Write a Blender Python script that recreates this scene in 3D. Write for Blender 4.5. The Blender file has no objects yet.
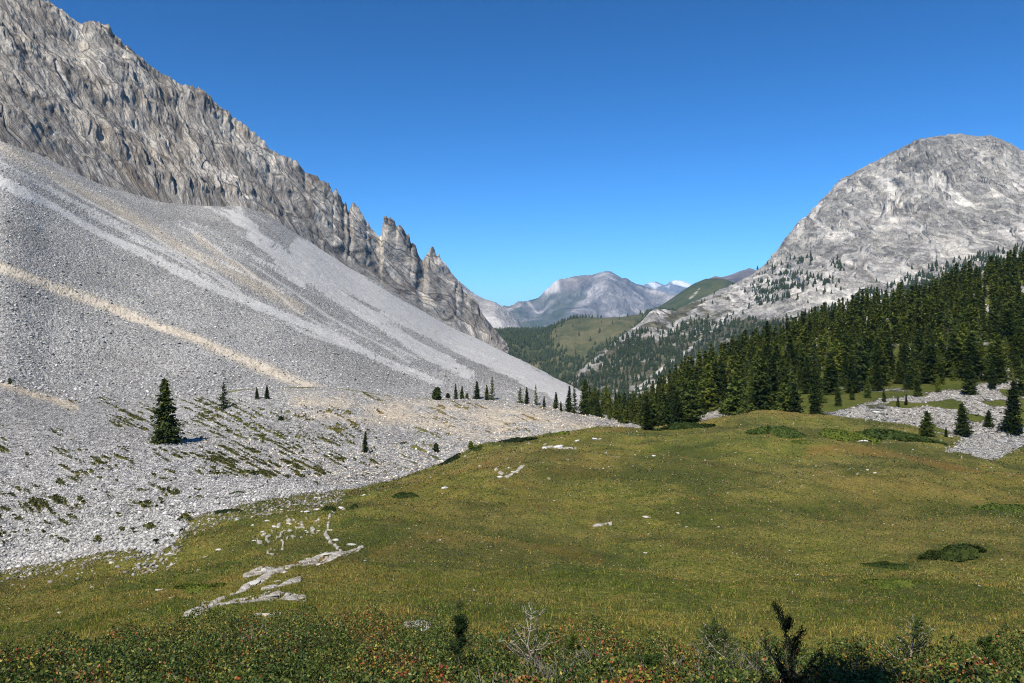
import bpy, math, random
import numpy as np
from mathutils import Vector
from mathutils.bvhtree import BVHTree

random.seed(7)
RNG = np.random.default_rng(7)
F, CX, CY = 796.0, 512.0, 341.5
scene = bpy.context.scene
COL = scene.collection
rad = math.radians

# ------------------------------------------------------------------ noise
_perm = np.random.default_rng(3).permutation(256)
_perm = np.concatenate([_perm, _perm, _perm]).astype(np.int32)
_g = np.random.default_rng(4).normal(size=(256, 3))
_g /= np.linalg.norm(_g, axis=1)[:, None]

_g = _g.astype(np.float32)
def perlin(x, y, z):
    x, y, z = np.broadcast_arrays(x, y, z)
    shp = x.shape
    x, y, z = [np.ascontiguousarray(t).ravel() for t in (x, y, z)]
    out = np.empty(x.size, np.float32)
    for a in range(0, x.size, 60000):
        out[a:a + 60000] = _perlin(x[a:a + 60000], y[a:a + 60000], z[a:a + 60000])
    return out.reshape(shp)
def _perlin(x, y, z):
    fx, fy, fz = np.floor(x), np.floor(y), np.floor(z)
    xf, yf, zf = (x - fx).astype(np.float32), (y - fy).astype(np.float32), (z - fz).astype(np.float32)
    xi, yi, zi = fx.astype(np.int32) & 255, fy.astype(np.int32) & 255, fz.astype(np.int32) & 255
    u, v, w = [t * t * t * (t * (t * 6 - 15) + 10) for t in (xf, yf, zf)]
    out = 0.0
    for dx in (0, 1):
        px_ = _perm[xi + dx]; wx = u if dx else 1 - u
        for dy in (0, 1):
            py_ = _perm[px_ + yi + dy]; wxy = wx * (v if dy else 1 - v)
            for dz in (0, 1):
                g = _g[_perm[py_ + zi + dz]]
                out = out + (g[:, 0] * (xf - dx) + g[:, 1] * (yf - dy) + g[:, 2] * (zf - dz)) * (wxy * (w if dz else 1 - w))
    return out * 1.5

def fbm(x, y, z, octv=4, gain=0.5, lac=2.03, ridged=False):
    a, s, t = 1.0, 0.0, 0.0
    for i in range(octv):
        n = perlin(x + 17.3 * i, y + 5.1 * i, z - 9.7 * i)
        if ridged:
            n = 1 - 2 * np.abs(n)
        s = s + a * n
        t += a
        a *= gain
        x, y, z = x * lac, y * lac, z * lac
    return s / t

def smooth(a, b, x):
    t = np.clip((x - a) / (b - a), 0, 1)
    return t * t * (3 - 2 * t)

# ------------------------------------------------------------------ interpolation
def pchip_slopes(x, y):
    """x, y: (k, n) knots along axis 0."""
    h = np.diff(x, axis=0)
    d = np.diff(y, axis=0) / h
    m = np.zeros_like(y)
    for i in range(1, len(x) - 1):
        w1 = 2 * h[i] + h[i - 1]
        w2 = h[i] + 2 * h[i - 1]
        ok = d[i - 1] * d[i] > 0
        with np.errstate(divide='ignore', invalid='ignore'):
            v = (w1 + w2) / (w1 / d[i - 1] + w2 / d[i])
        m[i] = np.where(ok, v, 0)
    m[0], m[-1] = d[0], d[-1]
    return m

def curve(knots, px, lin=False):
    k = np.array(knots, float)
    if lin or len(k) < 3:
        return np.interp(px, k[:, 0], k[:, 1])
    x, y = k[:, 0:1], k[:, 1:2]
    m = pchip_slopes(x, y)[:, 0]
    x, y = x[:, 0], y[:, 0]
    p = np.clip(px, x[0], x[-1])
    i = np.clip(np.searchsorted(x, p, side='right') - 1, 0, len(x) - 2)
    h = x[i + 1] - x[i]
    t = (p - x[i]) / h
    return ((2*t**3 - 3*t**2 + 1) * y[i] + (t**3 - 2*t**2 + t) * h * m[i]
            + (-2*t**3 + 3*t**2) * y[i + 1] + (t**3 - t**2) * h * m[i + 1])

class Sheet:
    """A terrain surface through profile lines that run across the valley: rows of (azimuth, distance, elevation)."""
    def __init__(s, px, rows, counts=None, lin=False, dens=0.95, cmin=4, cmax=220):
        n = len(px)
        Yk, Pk = [], []
        for r in rows:
            if callable(r):
                y, p = r(px)
            else:
                r = np.array(r, float)
                y = np.exp(curve(np.c_[r[:, 0], np.log(r[:, 1])], px, lin))
                p = curve(r[:, [0, 2]], px, lin)
            Yk.append(np.broadcast_to(y, n).astype(float)); Pk.append(np.broadcast_to(p, n).astype(float))
        Yk, Pk = np.array(Yk), np.array(Pk)
        Q = -1.0 / Yk
        M = pchip_slopes(Q, Pk)
        YY, PP, VV = [], [], []
        vis = (px > -80) & (px < 1100)
        for k in range(len(rows) - 1):
            c = counts[k] if counts else int(np.clip(np.abs(Pk[k+1] - Pk[k])[vis].max() * dens, cmin, cmax))
            for j in range(c):
                t = j / c
                y = np.exp(np.log(Yk[k]) * (1 - t) + np.log(Yk[k + 1]) * t)
                q = -1 / y
                h = Q[k + 1] - Q[k]
                a = (q - Q[k]) / h
                p = ((2*a**3 - 3*a**2 + 1) * Pk[k] + (a**3 - 2*a**2 + a) * h * M[k]
                     + (-2*a**3 + 3*a**2) * Pk[k + 1] + (a**3 - a**2) * h * M[k + 1])
                YY.append(y); PP.append(p); VV.append(np.full(n, k + t))
        YY.append(Yk[-1]); PP.append(Pk[-1]); VV.append(np.full(n, len(rows) - 1.0))
        s.Y, s.P, s.V = np.array(YY), np.array(PP), np.array(VV)
        s.PX = np.broadcast_to(px, s.Y.shape).copy()
        s.X = (s.PX - CX) / F * s.Y
        s.Z = (CY - s.P) / F * s.Y
        s.masks = {}

    def build(s, name, mat, label=None):
        m, n = s.Y.shape
        co = np.stack([s.X, s.Y, s.Z], -1).reshape(-1, 3).astype(np.float32)
        idx = np.arange(m * n).reshape(m, n)
        f = np.stack([idx[:-1, :-1], idx[:-1, 1:], idx[1:, 1:], idx[1:, :-1]], -1).reshape(-1, 4)
        me = mesh_from(name, co, f)
        col = np.zeros((m * n, 4), np.float32)
        col[:, 3] = 1
        for i, k in enumerate('rgb'):
            if k in s.masks:
                col[:, i] = np.clip(s.masks[k], 0, 1).ravel()
        if 'a' in s.masks: col[:, 3] = np.clip(s.masks['a'], 0, 1).ravel()
        a = me.color_attributes.new('mask', 'FLOAT_COLOR', 'POINT')
        a.data.foreach_set('color', col.ravel())
        if hasattr(s, 'bed'):
            b_ = me.attributes.new('bed', 'FLOAT_VECTOR', 'POINT'); b_.data.foreach_set('vector', s.bed.reshape(-1, 3).astype(np.float32).ravel())
        me.polygons.foreach_set('use_smooth', np.ones(len(f), bool))
        me.materials.append(mat)
        o = bpy.data.objects.new(name, me)
        COL.objects.link(o)
        o['kind'] = 'structure'
        if label: o['label'] = label
        s.obj = o
        s.co, s.f = co, f
        return o

def mesh_from(name, co, faces):
    """faces: (n,k) int array with constant k."""
    co = np.asarray(co, np.float32); faces = np.asarray(faces, np.int32)
    me = bpy.data.meshes.new(name)
    nf, k = faces.shape
    me.vertices.add(len(co)); me.vertices.foreach_set('co', co.ravel())
    me.loops.add(nf * k); me.loops.foreach_set('vertex_index', faces.ravel())
    me.polygons.add(nf)
    me.polygons.foreach_set('loop_start', np.arange(0, nf * k, k, dtype=np.int32))
    me.update(calc_edges=True)
    return me

# ------------------------------------------------------------------ node helper
class N:
    def __init__(s, name):
        s.mat = bpy.data.materials.new(name)
        s.mat.use_nodes = True
        s.t = s.mat.node_tree
        s.t.nodes.clear()
        s.out = s.t.nodes.new('ShaderNodeOutputMaterial')
        s.bsdf = s.t.nodes.new('ShaderNodeBsdfPrincipled')
        s.t.links.new(s.bsdf.outputs[0], s.out.inputs['Surface'])
        s.bsdf.inputs['Roughness'].default_value = 0.9
        s.bsdf.inputs['Specular IOR Level'].default_value = 0.15
        s.co = s.t.nodes.new('ShaderNodeTexCoord').outputs['Object']
    def put(s, sock, v):
        if isinstance(v, bpy.types.NodeSocket): s.t.links.new(v, sock)
        elif isinstance(v, tuple) and len(v) == 3 and sock.type == 'RGBA': sock.default_value = (*v, 1)
        else: sock.default_value = v
    def mapping(s, scale=(1, 1, 1), rot=(0, 0, 0), loc=(0, 0, 0), src=None):
        m = s.t.nodes.new('ShaderNodeMapping')
        # rotate first, then stretch: two nodes
        m.inputs['Rotation'].default_value = rot
        s.t.links.new(src or s.co, m.inputs[0])
        m2 = s.t.nodes.new('ShaderNodeMapping')
        m2.inputs['Scale'].default_value = scale
        m2.inputs['Location'].default_value = loc
        s.t.links.new(m.outputs[0], m2.inputs[0])
        return m2.outputs[0]
    def noise(s, scale, detail=4, rough=.55, co=None, dist=0.0, out=0):
        n = s.t.nodes.new('ShaderNodeTexNoise')
        n.inputs['Scale'].default_value = scale
        n.inputs['Detail'].default_value = detail
        n.inputs['Roughness'].default_value = rough
        n.inputs['Distortion'].default_value = dist
        s.t.links.new(co or s.co, n.inputs['Vector'])
        return n.outputs[out]
    def voro(s, scale, feature='F1', out='Distance', co=None, rnd=1.0):
        n = s.t.nodes.new('ShaderNodeTexVoronoi')
        n.feature = feature
        n.inputs['Scale'].default_value = scale
        n.inputs['Randomness'].default_value = rnd
        s.t.links.new(co or s.co, n.inputs['Vector'])
        return n.outputs[out]
    def math(s, op, a, b=None, c=None, clamp=False):
        n = s.t.nodes.new('ShaderNodeMath')
        n.operation = op; n.use_clamp = clamp
        s.put(n.inputs[0], a)
        if b is not None: s.put(n.inputs[1], b)
        if c is not None: s.put(n.inputs[2], c)
        return n.outputs[0]
    def rng(s, v, a, b, c=0.0, d=1.0, sm=True):
        n = s.t.nodes.new('ShaderNodeMapRange')
        n.interpolation_type = 'SMOOTHSTEP' if sm else 'LINEAR'
        for i, x in enumerate((v, a, b, c, d)): s.put(n.inputs[i], x)
        return n.outputs[0]
    def mix(s, f, a, b, mode='MIX'):
        n = s.t.nodes.new('ShaderNodeMix')
        n.data_type = 'RGBA'; n.blend_type = mode
        s.put(n.inputs[0], f); s.put(n.inputs[6], a); s.put(n.inputs[7], b)
        return n.outputs[2]
    def ramp(s, v, stops, interp='LINEAR'):
        n = s.t.nodes.new('ShaderNodeValToRGB')
        e = n.color_ramp.elements
        n.color_ramp.interpolation = interp
        e[0].position, e[0].color = stops[0][0], (*stops[0][1], 1)
        e[1].position, e[1].color = stops[-1][0], (*stops[-1][1], 1)
        for p, c in stops[1:-1]:
            x = e.new(p); x.color = (*c, 1)
        s.put(n.inputs[0], v)
        return n.outputs[0]
    def attr(s, name='mask'):
        n = s.t.nodes.new('ShaderNodeAttribute'); n.attribute_name = name
        return n.outputs['Color']
    def sep(s, c):
        n = s.t.nodes.new('ShaderNodeSeparateColor'); s.t.links.new(c, n.inputs[0])
        return n.outputs
    def sepxyz(s, c):
        n = s.t.nodes.new('ShaderNodeSeparateXYZ'); s.t.links.new(c, n.inputs[0])
        return n.outputs
    def bump(s, h, strength=0.5, dist=1.0, nrm=None):
        n = s.t.nodes.new('ShaderNodeBump')
        n.inputs['Strength'].default_value = strength
        n.inputs['Distance'].default_value = dist
        s.put(n.inputs['Height'], h)
        if nrm: s.t.links.new(nrm, n.inputs['Normal'])
        return n.outputs[0]
    def rnd(s):
        return s.t.nodes.new('ShaderNodeObjectInfo').outputs['Random']
    def fin(s, color, normal=None, rough=None):
        s.put(s.bsdf.inputs['Base Color'], color)
        if normal: s.t.links.new(normal, s.bsdf.inputs['Normal'])
        if rough is not None: s.put(s.bsdf.inputs['Roughness'], rough)
        return s.mat

# ------------------------------------------------------------------ materials
def mat_ground():
    n = N('meadow_and_scree')
    mk = n.sep(n.attr())
    g, pale, tan = mk[0], mk[1], mk[2]
    # turf: olive, straw, russet and deep green mixed at several sizes
    a = n.noise(.055, 4, .6)
    b = n.noise(.5, 5, .65, dist=.4)
    c = n.noise(5.0, 4, .7)
    d = n.noise(28.0, 3, .7)
    t1 = n.ramp(b, [(.32, (.050, .082, .008)), (.44, (.135, .160, .017)), (.54, (.25, .235, .036)), (.68, (.36, .26, .065))])
    t2 = n.ramp(c, [(.32, (.045, .062, .011)), (.5, (.145, .148, .030)), (.68, (.30, .25, .095))])
    turf = n.mix(.55, t1, t2)
    rus = n.rng(n.noise(.9, 5, .75), .55, .75)
    turf = n.mix(n.math('MULTIPLY', rus, .45), turf, (.19, .095, .045))
    turf = n.mix(n.math('MULTIPLY', n.rng(a, .42, .60), .5), turf, (.235, .180, .062))
    turf = n.mix(n.math('MULTIPLY', n.rng(n.noise(.11, 5, .65), .46, .60), .7), turf, (.050, .072, .012))
    turf = n.mix(.8, turf, n.ramp(d, [(.3, (.30, .30, .30)), (.5, (.9, .9, .9)), (.7, (1.8, 1.75, 1.6))]), 'MULTIPLY')
    turf = n.mix(.9, turf, n.ramp(n.noise(9.0, 5, .8), [(.34, (.38, .42, .38)), (.5, (.95, .95, .95)), (.66, (1.7, 1.6, 1.5))]), 'MULTIPLY')
    la = n.t.nodes.new('ShaderNodeAttribute'); la.attribute_name = 'mask'
    lushg = n.ramp(n.noise(2.2, 5, .75), [(.35, (.016, .034, .005)), (.65, (.080, .112, .013))])
    turf = n.mix(n.math('MULTIPLY', la.outputs['Alpha'], .8), turf, lushg)
    turf = n.mix(n.math('MULTIPLY', tan, .62), turf, (.30, .155, .042))
    bare = n.mix(n.rng(n.noise(4, 5, .75), .35, .65), (.30, .25, .18), (.72, .68, .60))
    # scree: broken blocks with dark gaps between them
    v1 = n.voro(3.6, out='Color'); v2 = n.voro(1.3, out='Color'); v3 = n.voro(9.0, out='Color')
    s1 = n.sep(v1)[0]; s2 = n.sep(v2)[0]; s3 = n.sep(v3)[0]
    sv = n.math('ADD', n.math('MULTIPLY', s1, .42), n.math('ADD', n.math('MULTIPLY', s2, .22), n.math('MULTIPLY', s3, .36)))
    scree = n.ramp(sv, [(.15, (.10, .096, .088)), (.36, (.36, .345, .32)), (.55, (.48, .462, .43)), (.85, (.78, .755, .71))])
    big = n.noise(.018, 5, .6)
    scree = n.mix(n.rng(big, .4, .62), scree, n.mix(1.0, scree, (.78, .78, .78), 'MULTIPLY'))
    scree = n.mix(1.0, scree, n.ramp(n.noise(.9, 5, .8), [(.32, (.62, .62, .62)), (.5, (1, 1, 1)), (.68, (1.3, 1.3, 1.29))]), 'MULTIPLY')
    gap = n.rng(n.voro(3.6, 'DISTANCE_TO_EDGE'), .0, .15)
    gap2 = n.rng(n.voro(1.3, 'DISTANCE_TO_EDGE'), .0, .09)
    gg = n.math('MULTIPLY', n.rng(gap, 0, 1, .4, 1), n.rng(gap2, 0, 1, .5, 1))
    scree = n.mix(1.0, scree, n.ramp(gg, [(0, (0, 0, 0)), (1, (1, 1, 1))]), 'MULTIPLY')
    fine = n.ramp(n.noise(.9, 5, .8), [(.32, (.33, .32, .30)), (.5, (.46, .445, .42)), (.68, (.62, .60, .57))])
    scree = n.mix(n.math('MULTIPLY', pale, .8), scree, fine)
    warm = n.ramp(n.noise(.7, 5, .7), [(.3, (.38, .30, .19)), (.7, (.72, .60, .43))])
    scree = n.mix(n.math('MULTIPLY', tan, .75), scree, warm)
    tf = n.rng(n.math('ADD', g, n.math('MULTIPLY', n.math('SUBTRACT', n.noise(.8, 6, .75), .5), 1.1)), .42, .58)
    col = n.mix(tf, scree, n.mix(n.rng(pale, .35, .7), turf, bare))
    hs = n.math('ADD', n.math('MULTIPLY', n.voro(3.6, 'SMOOTH_F1'), -.22), n.math('MULTIPLY', n.voro(1.3, 'SMOOTH_F1'), -.5))
    hs = n.math('ADD', hs, n.math('MULTIPLY', n.voro(9.0), -.08))
    hs = n.math('MULTIPLY', hs, n.rng(pale, 0, 1, 1, .35))
    hg = n.math('ADD', n.math('MULTIPLY', c, .26), n.math('MULTIPLY', d, .05))
    h = n.math('ADD', n.math('MULTIPLY', hs, n.math('SUBTRACT', 1.0, tf)), n.math('MULTIPLY', hg, tf))
    return n.fin(col, n.bump(h, 1.0, 1.0))

def mat_left_rock():
    n = N('bedded_rock')
    mk = n.sep(n.attr())
    bt = n.t.nodes.new('ShaderNodeAttribute'); bt.attribute_name = 'bed'
    cb = n.t.nodes.new('ShaderNodeVectorMath'); cb.operation = 'MULTIPLY'
    n.t.links.new(bt.outputs['Vector'], cb.inputs[0]); cb.inputs[1].default_value = (1, .13, 1)
    bed = cb.outputs[0]
    a = n.noise(.09, 7, .76, bed, .05)
    b = n.noise(.35, 6, .78, bed, .0)
    c = n.noise(.03, 5, .6)
    d = n.noise(1.0, 4, .75)
    col = n.ramp(a, [(.35, (.075, .064, .054)), (.43, (.25, .228, .20)), (.53, (.41, .382, .34)), (.64, (.70, .65, .57))])
    col = n.mix(.45, col, n.ramp(b, [(.34, (.09, .078, .068)), (.5, (.40, .375, .34)), (.66, (.76, .72, .64))]))
    col = n.mix(n.math('MULTIPLY', n.rng(c, .52, .70), .4), col, (.31, .235, .165))
    col = n.mix(n.math('MULTIPLY', n.rng(n.noise(.05, 4, .6, bed), .52, .66), .45), col, (.17, .155, .145))
    col = n.mix(n.math('MULTIPLY', mk[1], .75), col, (.46, .445, .42))
    col = n.mix(n.math('MULTIPLY', mk[2], .5), col, (.36, .28, .19))
    col = n.mix(.6, col, n.ramp(d, [(.3, (.5, .5, .5)), (.5, (.95, .95, .95)), (.7, (1.35, 1.33, 1.3))]), 'MULTIPLY')
    h = n.math('ADD', n.math('MULTIPLY', a, 5.0), n.math('ADD', n.math('MULTIPLY', b, 2.6), n.math('MULTIPLY', d, 1.1)))
    bw = n.t.nodes.new('ShaderNodeVectorMath'); bw.operation = 'ADD'
    nz = n.t.nodes.new('ShaderNodeTexNoise'); nz.inputs['Scale'].default_value = .12; nz.inputs['Detail'].default_value = 5; n.t.links.new(bed, nz.inputs['Vector'])
    sc_ = n.t.nodes.new('ShaderNodeVectorMath'); sc_.operation = 'SCALE'; sc_.inputs['Scale'].default_value = 2.2
    n.t.links.new(nz.outputs['Color'], sc_.inputs[0]); n.t.links.new(bed, bw.inputs[0]); n.t.links.new(sc_.outputs[0], bw.inputs[1]); wb = bw.outputs[0]
    e1 = n.voro(.13, 'DISTANCE_TO_EDGE', co=wb); e2 = n.voro(.42, 'DISTANCE_TO_EDGE', co=wb)
    t1_ = n.sep(n.voro(.13, out='Color', co=wb))[0]; t2_ = n.sep(n.voro(.42, out='Color', co=wb))[0]
    col = n.mix(1.0, col, n.ramp(t1_, [(0, (.68, .67, .66)), (.5, (.98, .97, .96)), (1, (1.22, 1.19, 1.14))]), 'MULTIPLY')
    col = n.mix(1.0, col, n.ramp(t2_, [(0, (.72, .72, .72)), (.5, (1, 1, 1)), (1, (1.2, 1.2, 1.18))]), 'MULTIPLY')
    col = n.mix(n.rng(e1, .0, .05, .75, 0), col, (.07, .06, .055))
    col = n.mix(n.rng(e2, .0, .07, .45, 0), col, (.10, .09, .08))
    h = n.math('ADD', h, n.math('ADD', n.math('MULTIPLY', t1_, 3.5), n.math('MULTIPLY', t2_, 1.4)))
    h = n.math('MULTIPLY', h, n.rng(mk[1], 0, 1, 1, .3))
    return n.fin(col, n.bump(h, 1.0, 1.0))

def mat_right_rock():
    n = N('pale_rock')
    mk = n.sep(n.attr())
    mp = n.mapping((1, .3, .7))
    a = n.noise(.022, 7, .72, mp, .3)
    b = n.noise(.09, 5, .75, mp)
    d = n.noise(.16, 5, .8)
    col = n.ramp(a, [(.34, (.07, .067, .063)), (.45, (.22, .21, .195)), (.55, (.34, .322, .295)), (.68, (.47, .445, .405))])
    col = n.mix(.4, col, n.ramp(b, [(.36, (.08, .077, .074)), (.48, (.33, .315, .295)), (.62, (.60, .575, .53))]))
    col = n.mix(.5, col, n.ramp(d, [(.36, (.28, .28, .29)), (.47, (.95, .95, .94)), (.64, (1.40, 1.37, 1.31))]), 'MULTIPLY')
    col = n.mix(n.math('MULTIPLY', mk[2], .6), col, (.13, .127, .13))
    col = n.mix(n.math('MULTIPLY', mk[1], .85), col, (.58, .55, .505))
    gr = n.ramp(n.noise(.03, 6, .7), [(.35, (.060, .062, .034)), (.55, (.125, .118, .070)), (.7, (.26, .235, .18))])
    tf = n.rng(n.math('ADD', mk[0], n.math('MULTIPLY', n.math('SUBTRACT', n.noise(.03, 6, .75), .5), 1.2)), .4, .6)
    col = n.mix(tf, col, gr)
    h = n.math('ADD', n.math('MULTIPLY', a, 26.0), n.math('ADD', n.math('MULTIPLY', b, 10.0), n.math('MULTIPLY', d, 5.0)))
    wz = n.t.nodes.new('ShaderNodeVectorMath'); wz.operation = 'ADD'
    nz = n.t.nodes.new('ShaderNodeTexNoise'); nz.inputs['Scale'].default_value = .03; nz.inputs['Detail'].default_value = 5; n.t.links.new(mp, nz.inputs['Vector'])
    sc_ = n.t.nodes.new('ShaderNodeVectorMath'); sc_.operation = 'SCALE'; sc_.inputs['Scale'].default_value = 10.0
    n.t.links.new(nz.outputs['Color'], sc_.inputs[0]); n.t.links.new(mp, wz.inputs[0]); n.t.links.new(sc_.outputs[0], wz.inputs[1]); wb = wz.outputs[0]
    t1_ = n.sep(n.voro(.05, out='Color', co=wb))[0]; t2_ = n.sep(n.voro(.16, out='Color', co=wb))[0]; e2 = n.voro(.06, 'DISTANCE_TO_EDGE', co=wb)
    col = n.mix(1.0, col, n.ramp(t1_, [(0, (.74, .735, .73)), (.5, (.98, .975, .97)), (1, (1.16, 1.14, 1.1))]), 'MULTIPLY')
    col = n.mix(1.0, col, n.ramp(t2_, [(0, (.66, .66, .66)), (.3, (.98, .98, .98)), (1, (1.2, 1.19, 1.16))]), 'MULTIPLY')
    col = n.mix(n.rng(e2, .0, .05, .4, 0), col, (.13, .125, .12))
    h = n.math('ADD', h, n.math('ADD', n.math('MULTIPLY', t1_, 8.0), n.math('MULTIPLY', t2_, 3.5)))
    h = n.math('MULTIPLY', h, n.rng(mk[1], 0, 1, 1, .3))
    return n.fin(col, n.bump(h, .8, 1.0))

def mat_hill(name, base, dry, rock, rockamt, sc=.012):
    n = N(name)
    mk = n.sep(n.attr())
    a = n.noise(sc, 6, .7)
    b = n.noise(sc * 5, 5, .75)
    col = n.mix(n.rng(a, .35, .65), base, dry)
    col = n.mix(.5, col, n.ramp(b, [(.3, (.55, .55, .55)), (.7, (1.3, 1.3, 1.3))]), 'MULTIPLY')
    rf = n.rng(n.math('ADD', mk[1], n.math('MULTIPLY', n.math('SUBTRACT', b, .5), 1.4)), .55 - rockamt, .75 - rockamt)
    col = n.mix(rf, col, rock)
    return n.fin(col, n.bump(n.math('ADD', n.math('MULTIPLY', a, .4 / sc), n.math('MULTIPLY', b, .1 / sc)), .6, 1.0))

def mat_far(name, dark, mid, light, sc, snow=None):
    n = N(name)
    mk = n.sep(n.attr())
    st = n.mapping((1, 1, .35))
    a = n.noise(sc, 7, .7, st, .3)
    b = n.noise(sc * 6, 5, .75)
    col = n.ramp(a, [(.32, dark), (.5, mid), (.68, light)])
    col = n.mix(.5, col, n.ramp(b, [(.3, (.55, .55, .55)), (.7, (1.35, 1.35, 1.35))]), 'MULTIPLY')
    col = n.mix(n.math('MULTIPLY', mk[0], .8), col, (.055, .075, .045))
    col = n.mix(n.math('MULTIPLY', mk[2], .6), col, (.33, .22, .17))
    col = n.mix(mk[1], col, snow or (.60, .56, .52))
    return n.fin(col, n.bump(n.math('ADD', n.math('MULTIPLY', a, .5 / sc), n.math('MULTIPLY', b, .08 / sc)), .7, 1.0))

def mat_foliage(name, dark, light, sc=.6, transl=.25, rough=.75):
    n = N(name)
    f = n.noise(sc, 3, .6)
    r = n.rnd()
    col = n.mix(n.rng(f, .3, .7), dark, light)
    col = n.mix(1.0, col, n.ramp(r, [(0, (.5, .55, .55)), (.5, (1, 1, 1)), (1, (1.75, 1.5, 1.0))]), 'MULTIPLY')
    n.fin(col, rough=rough)
    tr = n.t.nodes.new('ShaderNodeBsdfTranslucent')
    n.t.links.new(col, tr.inputs[0])
    mx = n.t.nodes.new('ShaderNodeMixShader'); mx.inputs[0].default_value = transl
    n.t.links.new(n.bsdf.outputs[0], mx.inputs[1]); n.t.links.new(tr.outputs[0], mx.inputs[2])
    n.t.links.new(mx.outputs[0], n.out.inputs['Surface'])
    return n.mat

def mat_leafcol(name, transl=.3, rough=.55):
    n = N(name)
    col = n.attr('tint')
    n.fin(col, rough=rough)
    n.bsdf.inputs['Specular IOR Level'].default_value = .3
    tr = n.t.nodes.new('ShaderNodeBsdfTranslucent')
    n.t.links.new(col, tr.inputs[0])
    mx = n.t.nodes.new('ShaderNodeMixShader'); mx.inputs[0].default_value = transl
    n.t.links.new(n.bsdf.outputs[0], mx.inputs[1]); n.t.links.new(tr.outputs[0], mx.inputs[2])
    n.t.links.new(mx.outputs[0], n.out.inputs['Surface'])
    return n.mat

def mat_plain(name, c1, c2, sc=8, bump=.02, rough=.9):
    n = N(name)
    f = n.noise(sc, 5, .7)
    return n.fin(n.mix(n.rng(f, .3, .7), c1, c2), n.bump(f, .8, bump), rough)

M_GROUND, M_LROCK, M_RROCK = mat_ground(), mat_left_rock(), mat_right_rock()
M_NEEDLE = mat_foliage('conifer_needles', (.011, .022, .006), (.062, .082, .014), .28, .08)
M_NEEDLE_L = mat_foliage('larch_needles', (.050, .078, .014), (.115, .140, .030), .5)
M_FOREST = mat_foliage('far_forest_needles', (.016, .027, .014), (.036, .050, .024), .05, .15)
M_BARK = mat_plain('bark', (.07, .052, .038), (.15, .12, .09), 12)
M_DEAD = mat_plain('dead_wood', (.20, .17, .13), (.42, .38, .31), 30, .004)
M_STONE = mat_plain('limestone', (.36, .345, .32), (.66, .64, .60), 5, .04)
M_STONEW = mat_plain('white_limestone', (.36, .34, .30), (.70, .68, .62), 14, .03)
M_STONET = mat_plain('tan_limestone', (.38, .33, .27), (.64, .57, .47), 5, .04)
M_JUNIPER = mat_foliage('juniper_needles', (.036, .062, .012), (.095, .130, .028), 2.5, .2)
M_JUNIPERD = mat_foliage('dark_juniper_needles', (.012, .024, .008), (.032, .050, .014), 2.5, .15)
M_LEAF = mat_leafcol('shrub_leaves')
M_GRASS = mat_leafcol('grass_blades', .35, .7)

# ------------------------------------------------------------------ terrain columns
def columns(lo, hi, step=1.15, margin_l=0, margin_r=0, nm=60):
    core = np.arange(lo, hi + .01, step)
    l = lo - margin_l * (np.linspace(1, 0, nm, endpoint=False) ** 2) if margin_l else np.array([])
    r = hi + margin_r * (np.linspace(0, 1, nm + 1)[1:] ** 2) if margin_r else np.array([])
    return np.concatenate([l, core, r])

def flat(Y, z): return lambda px: (Y, CY - F * z / Y)
def rowY(Y, k): return [(p, Y, q) for p, q in k]

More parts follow.
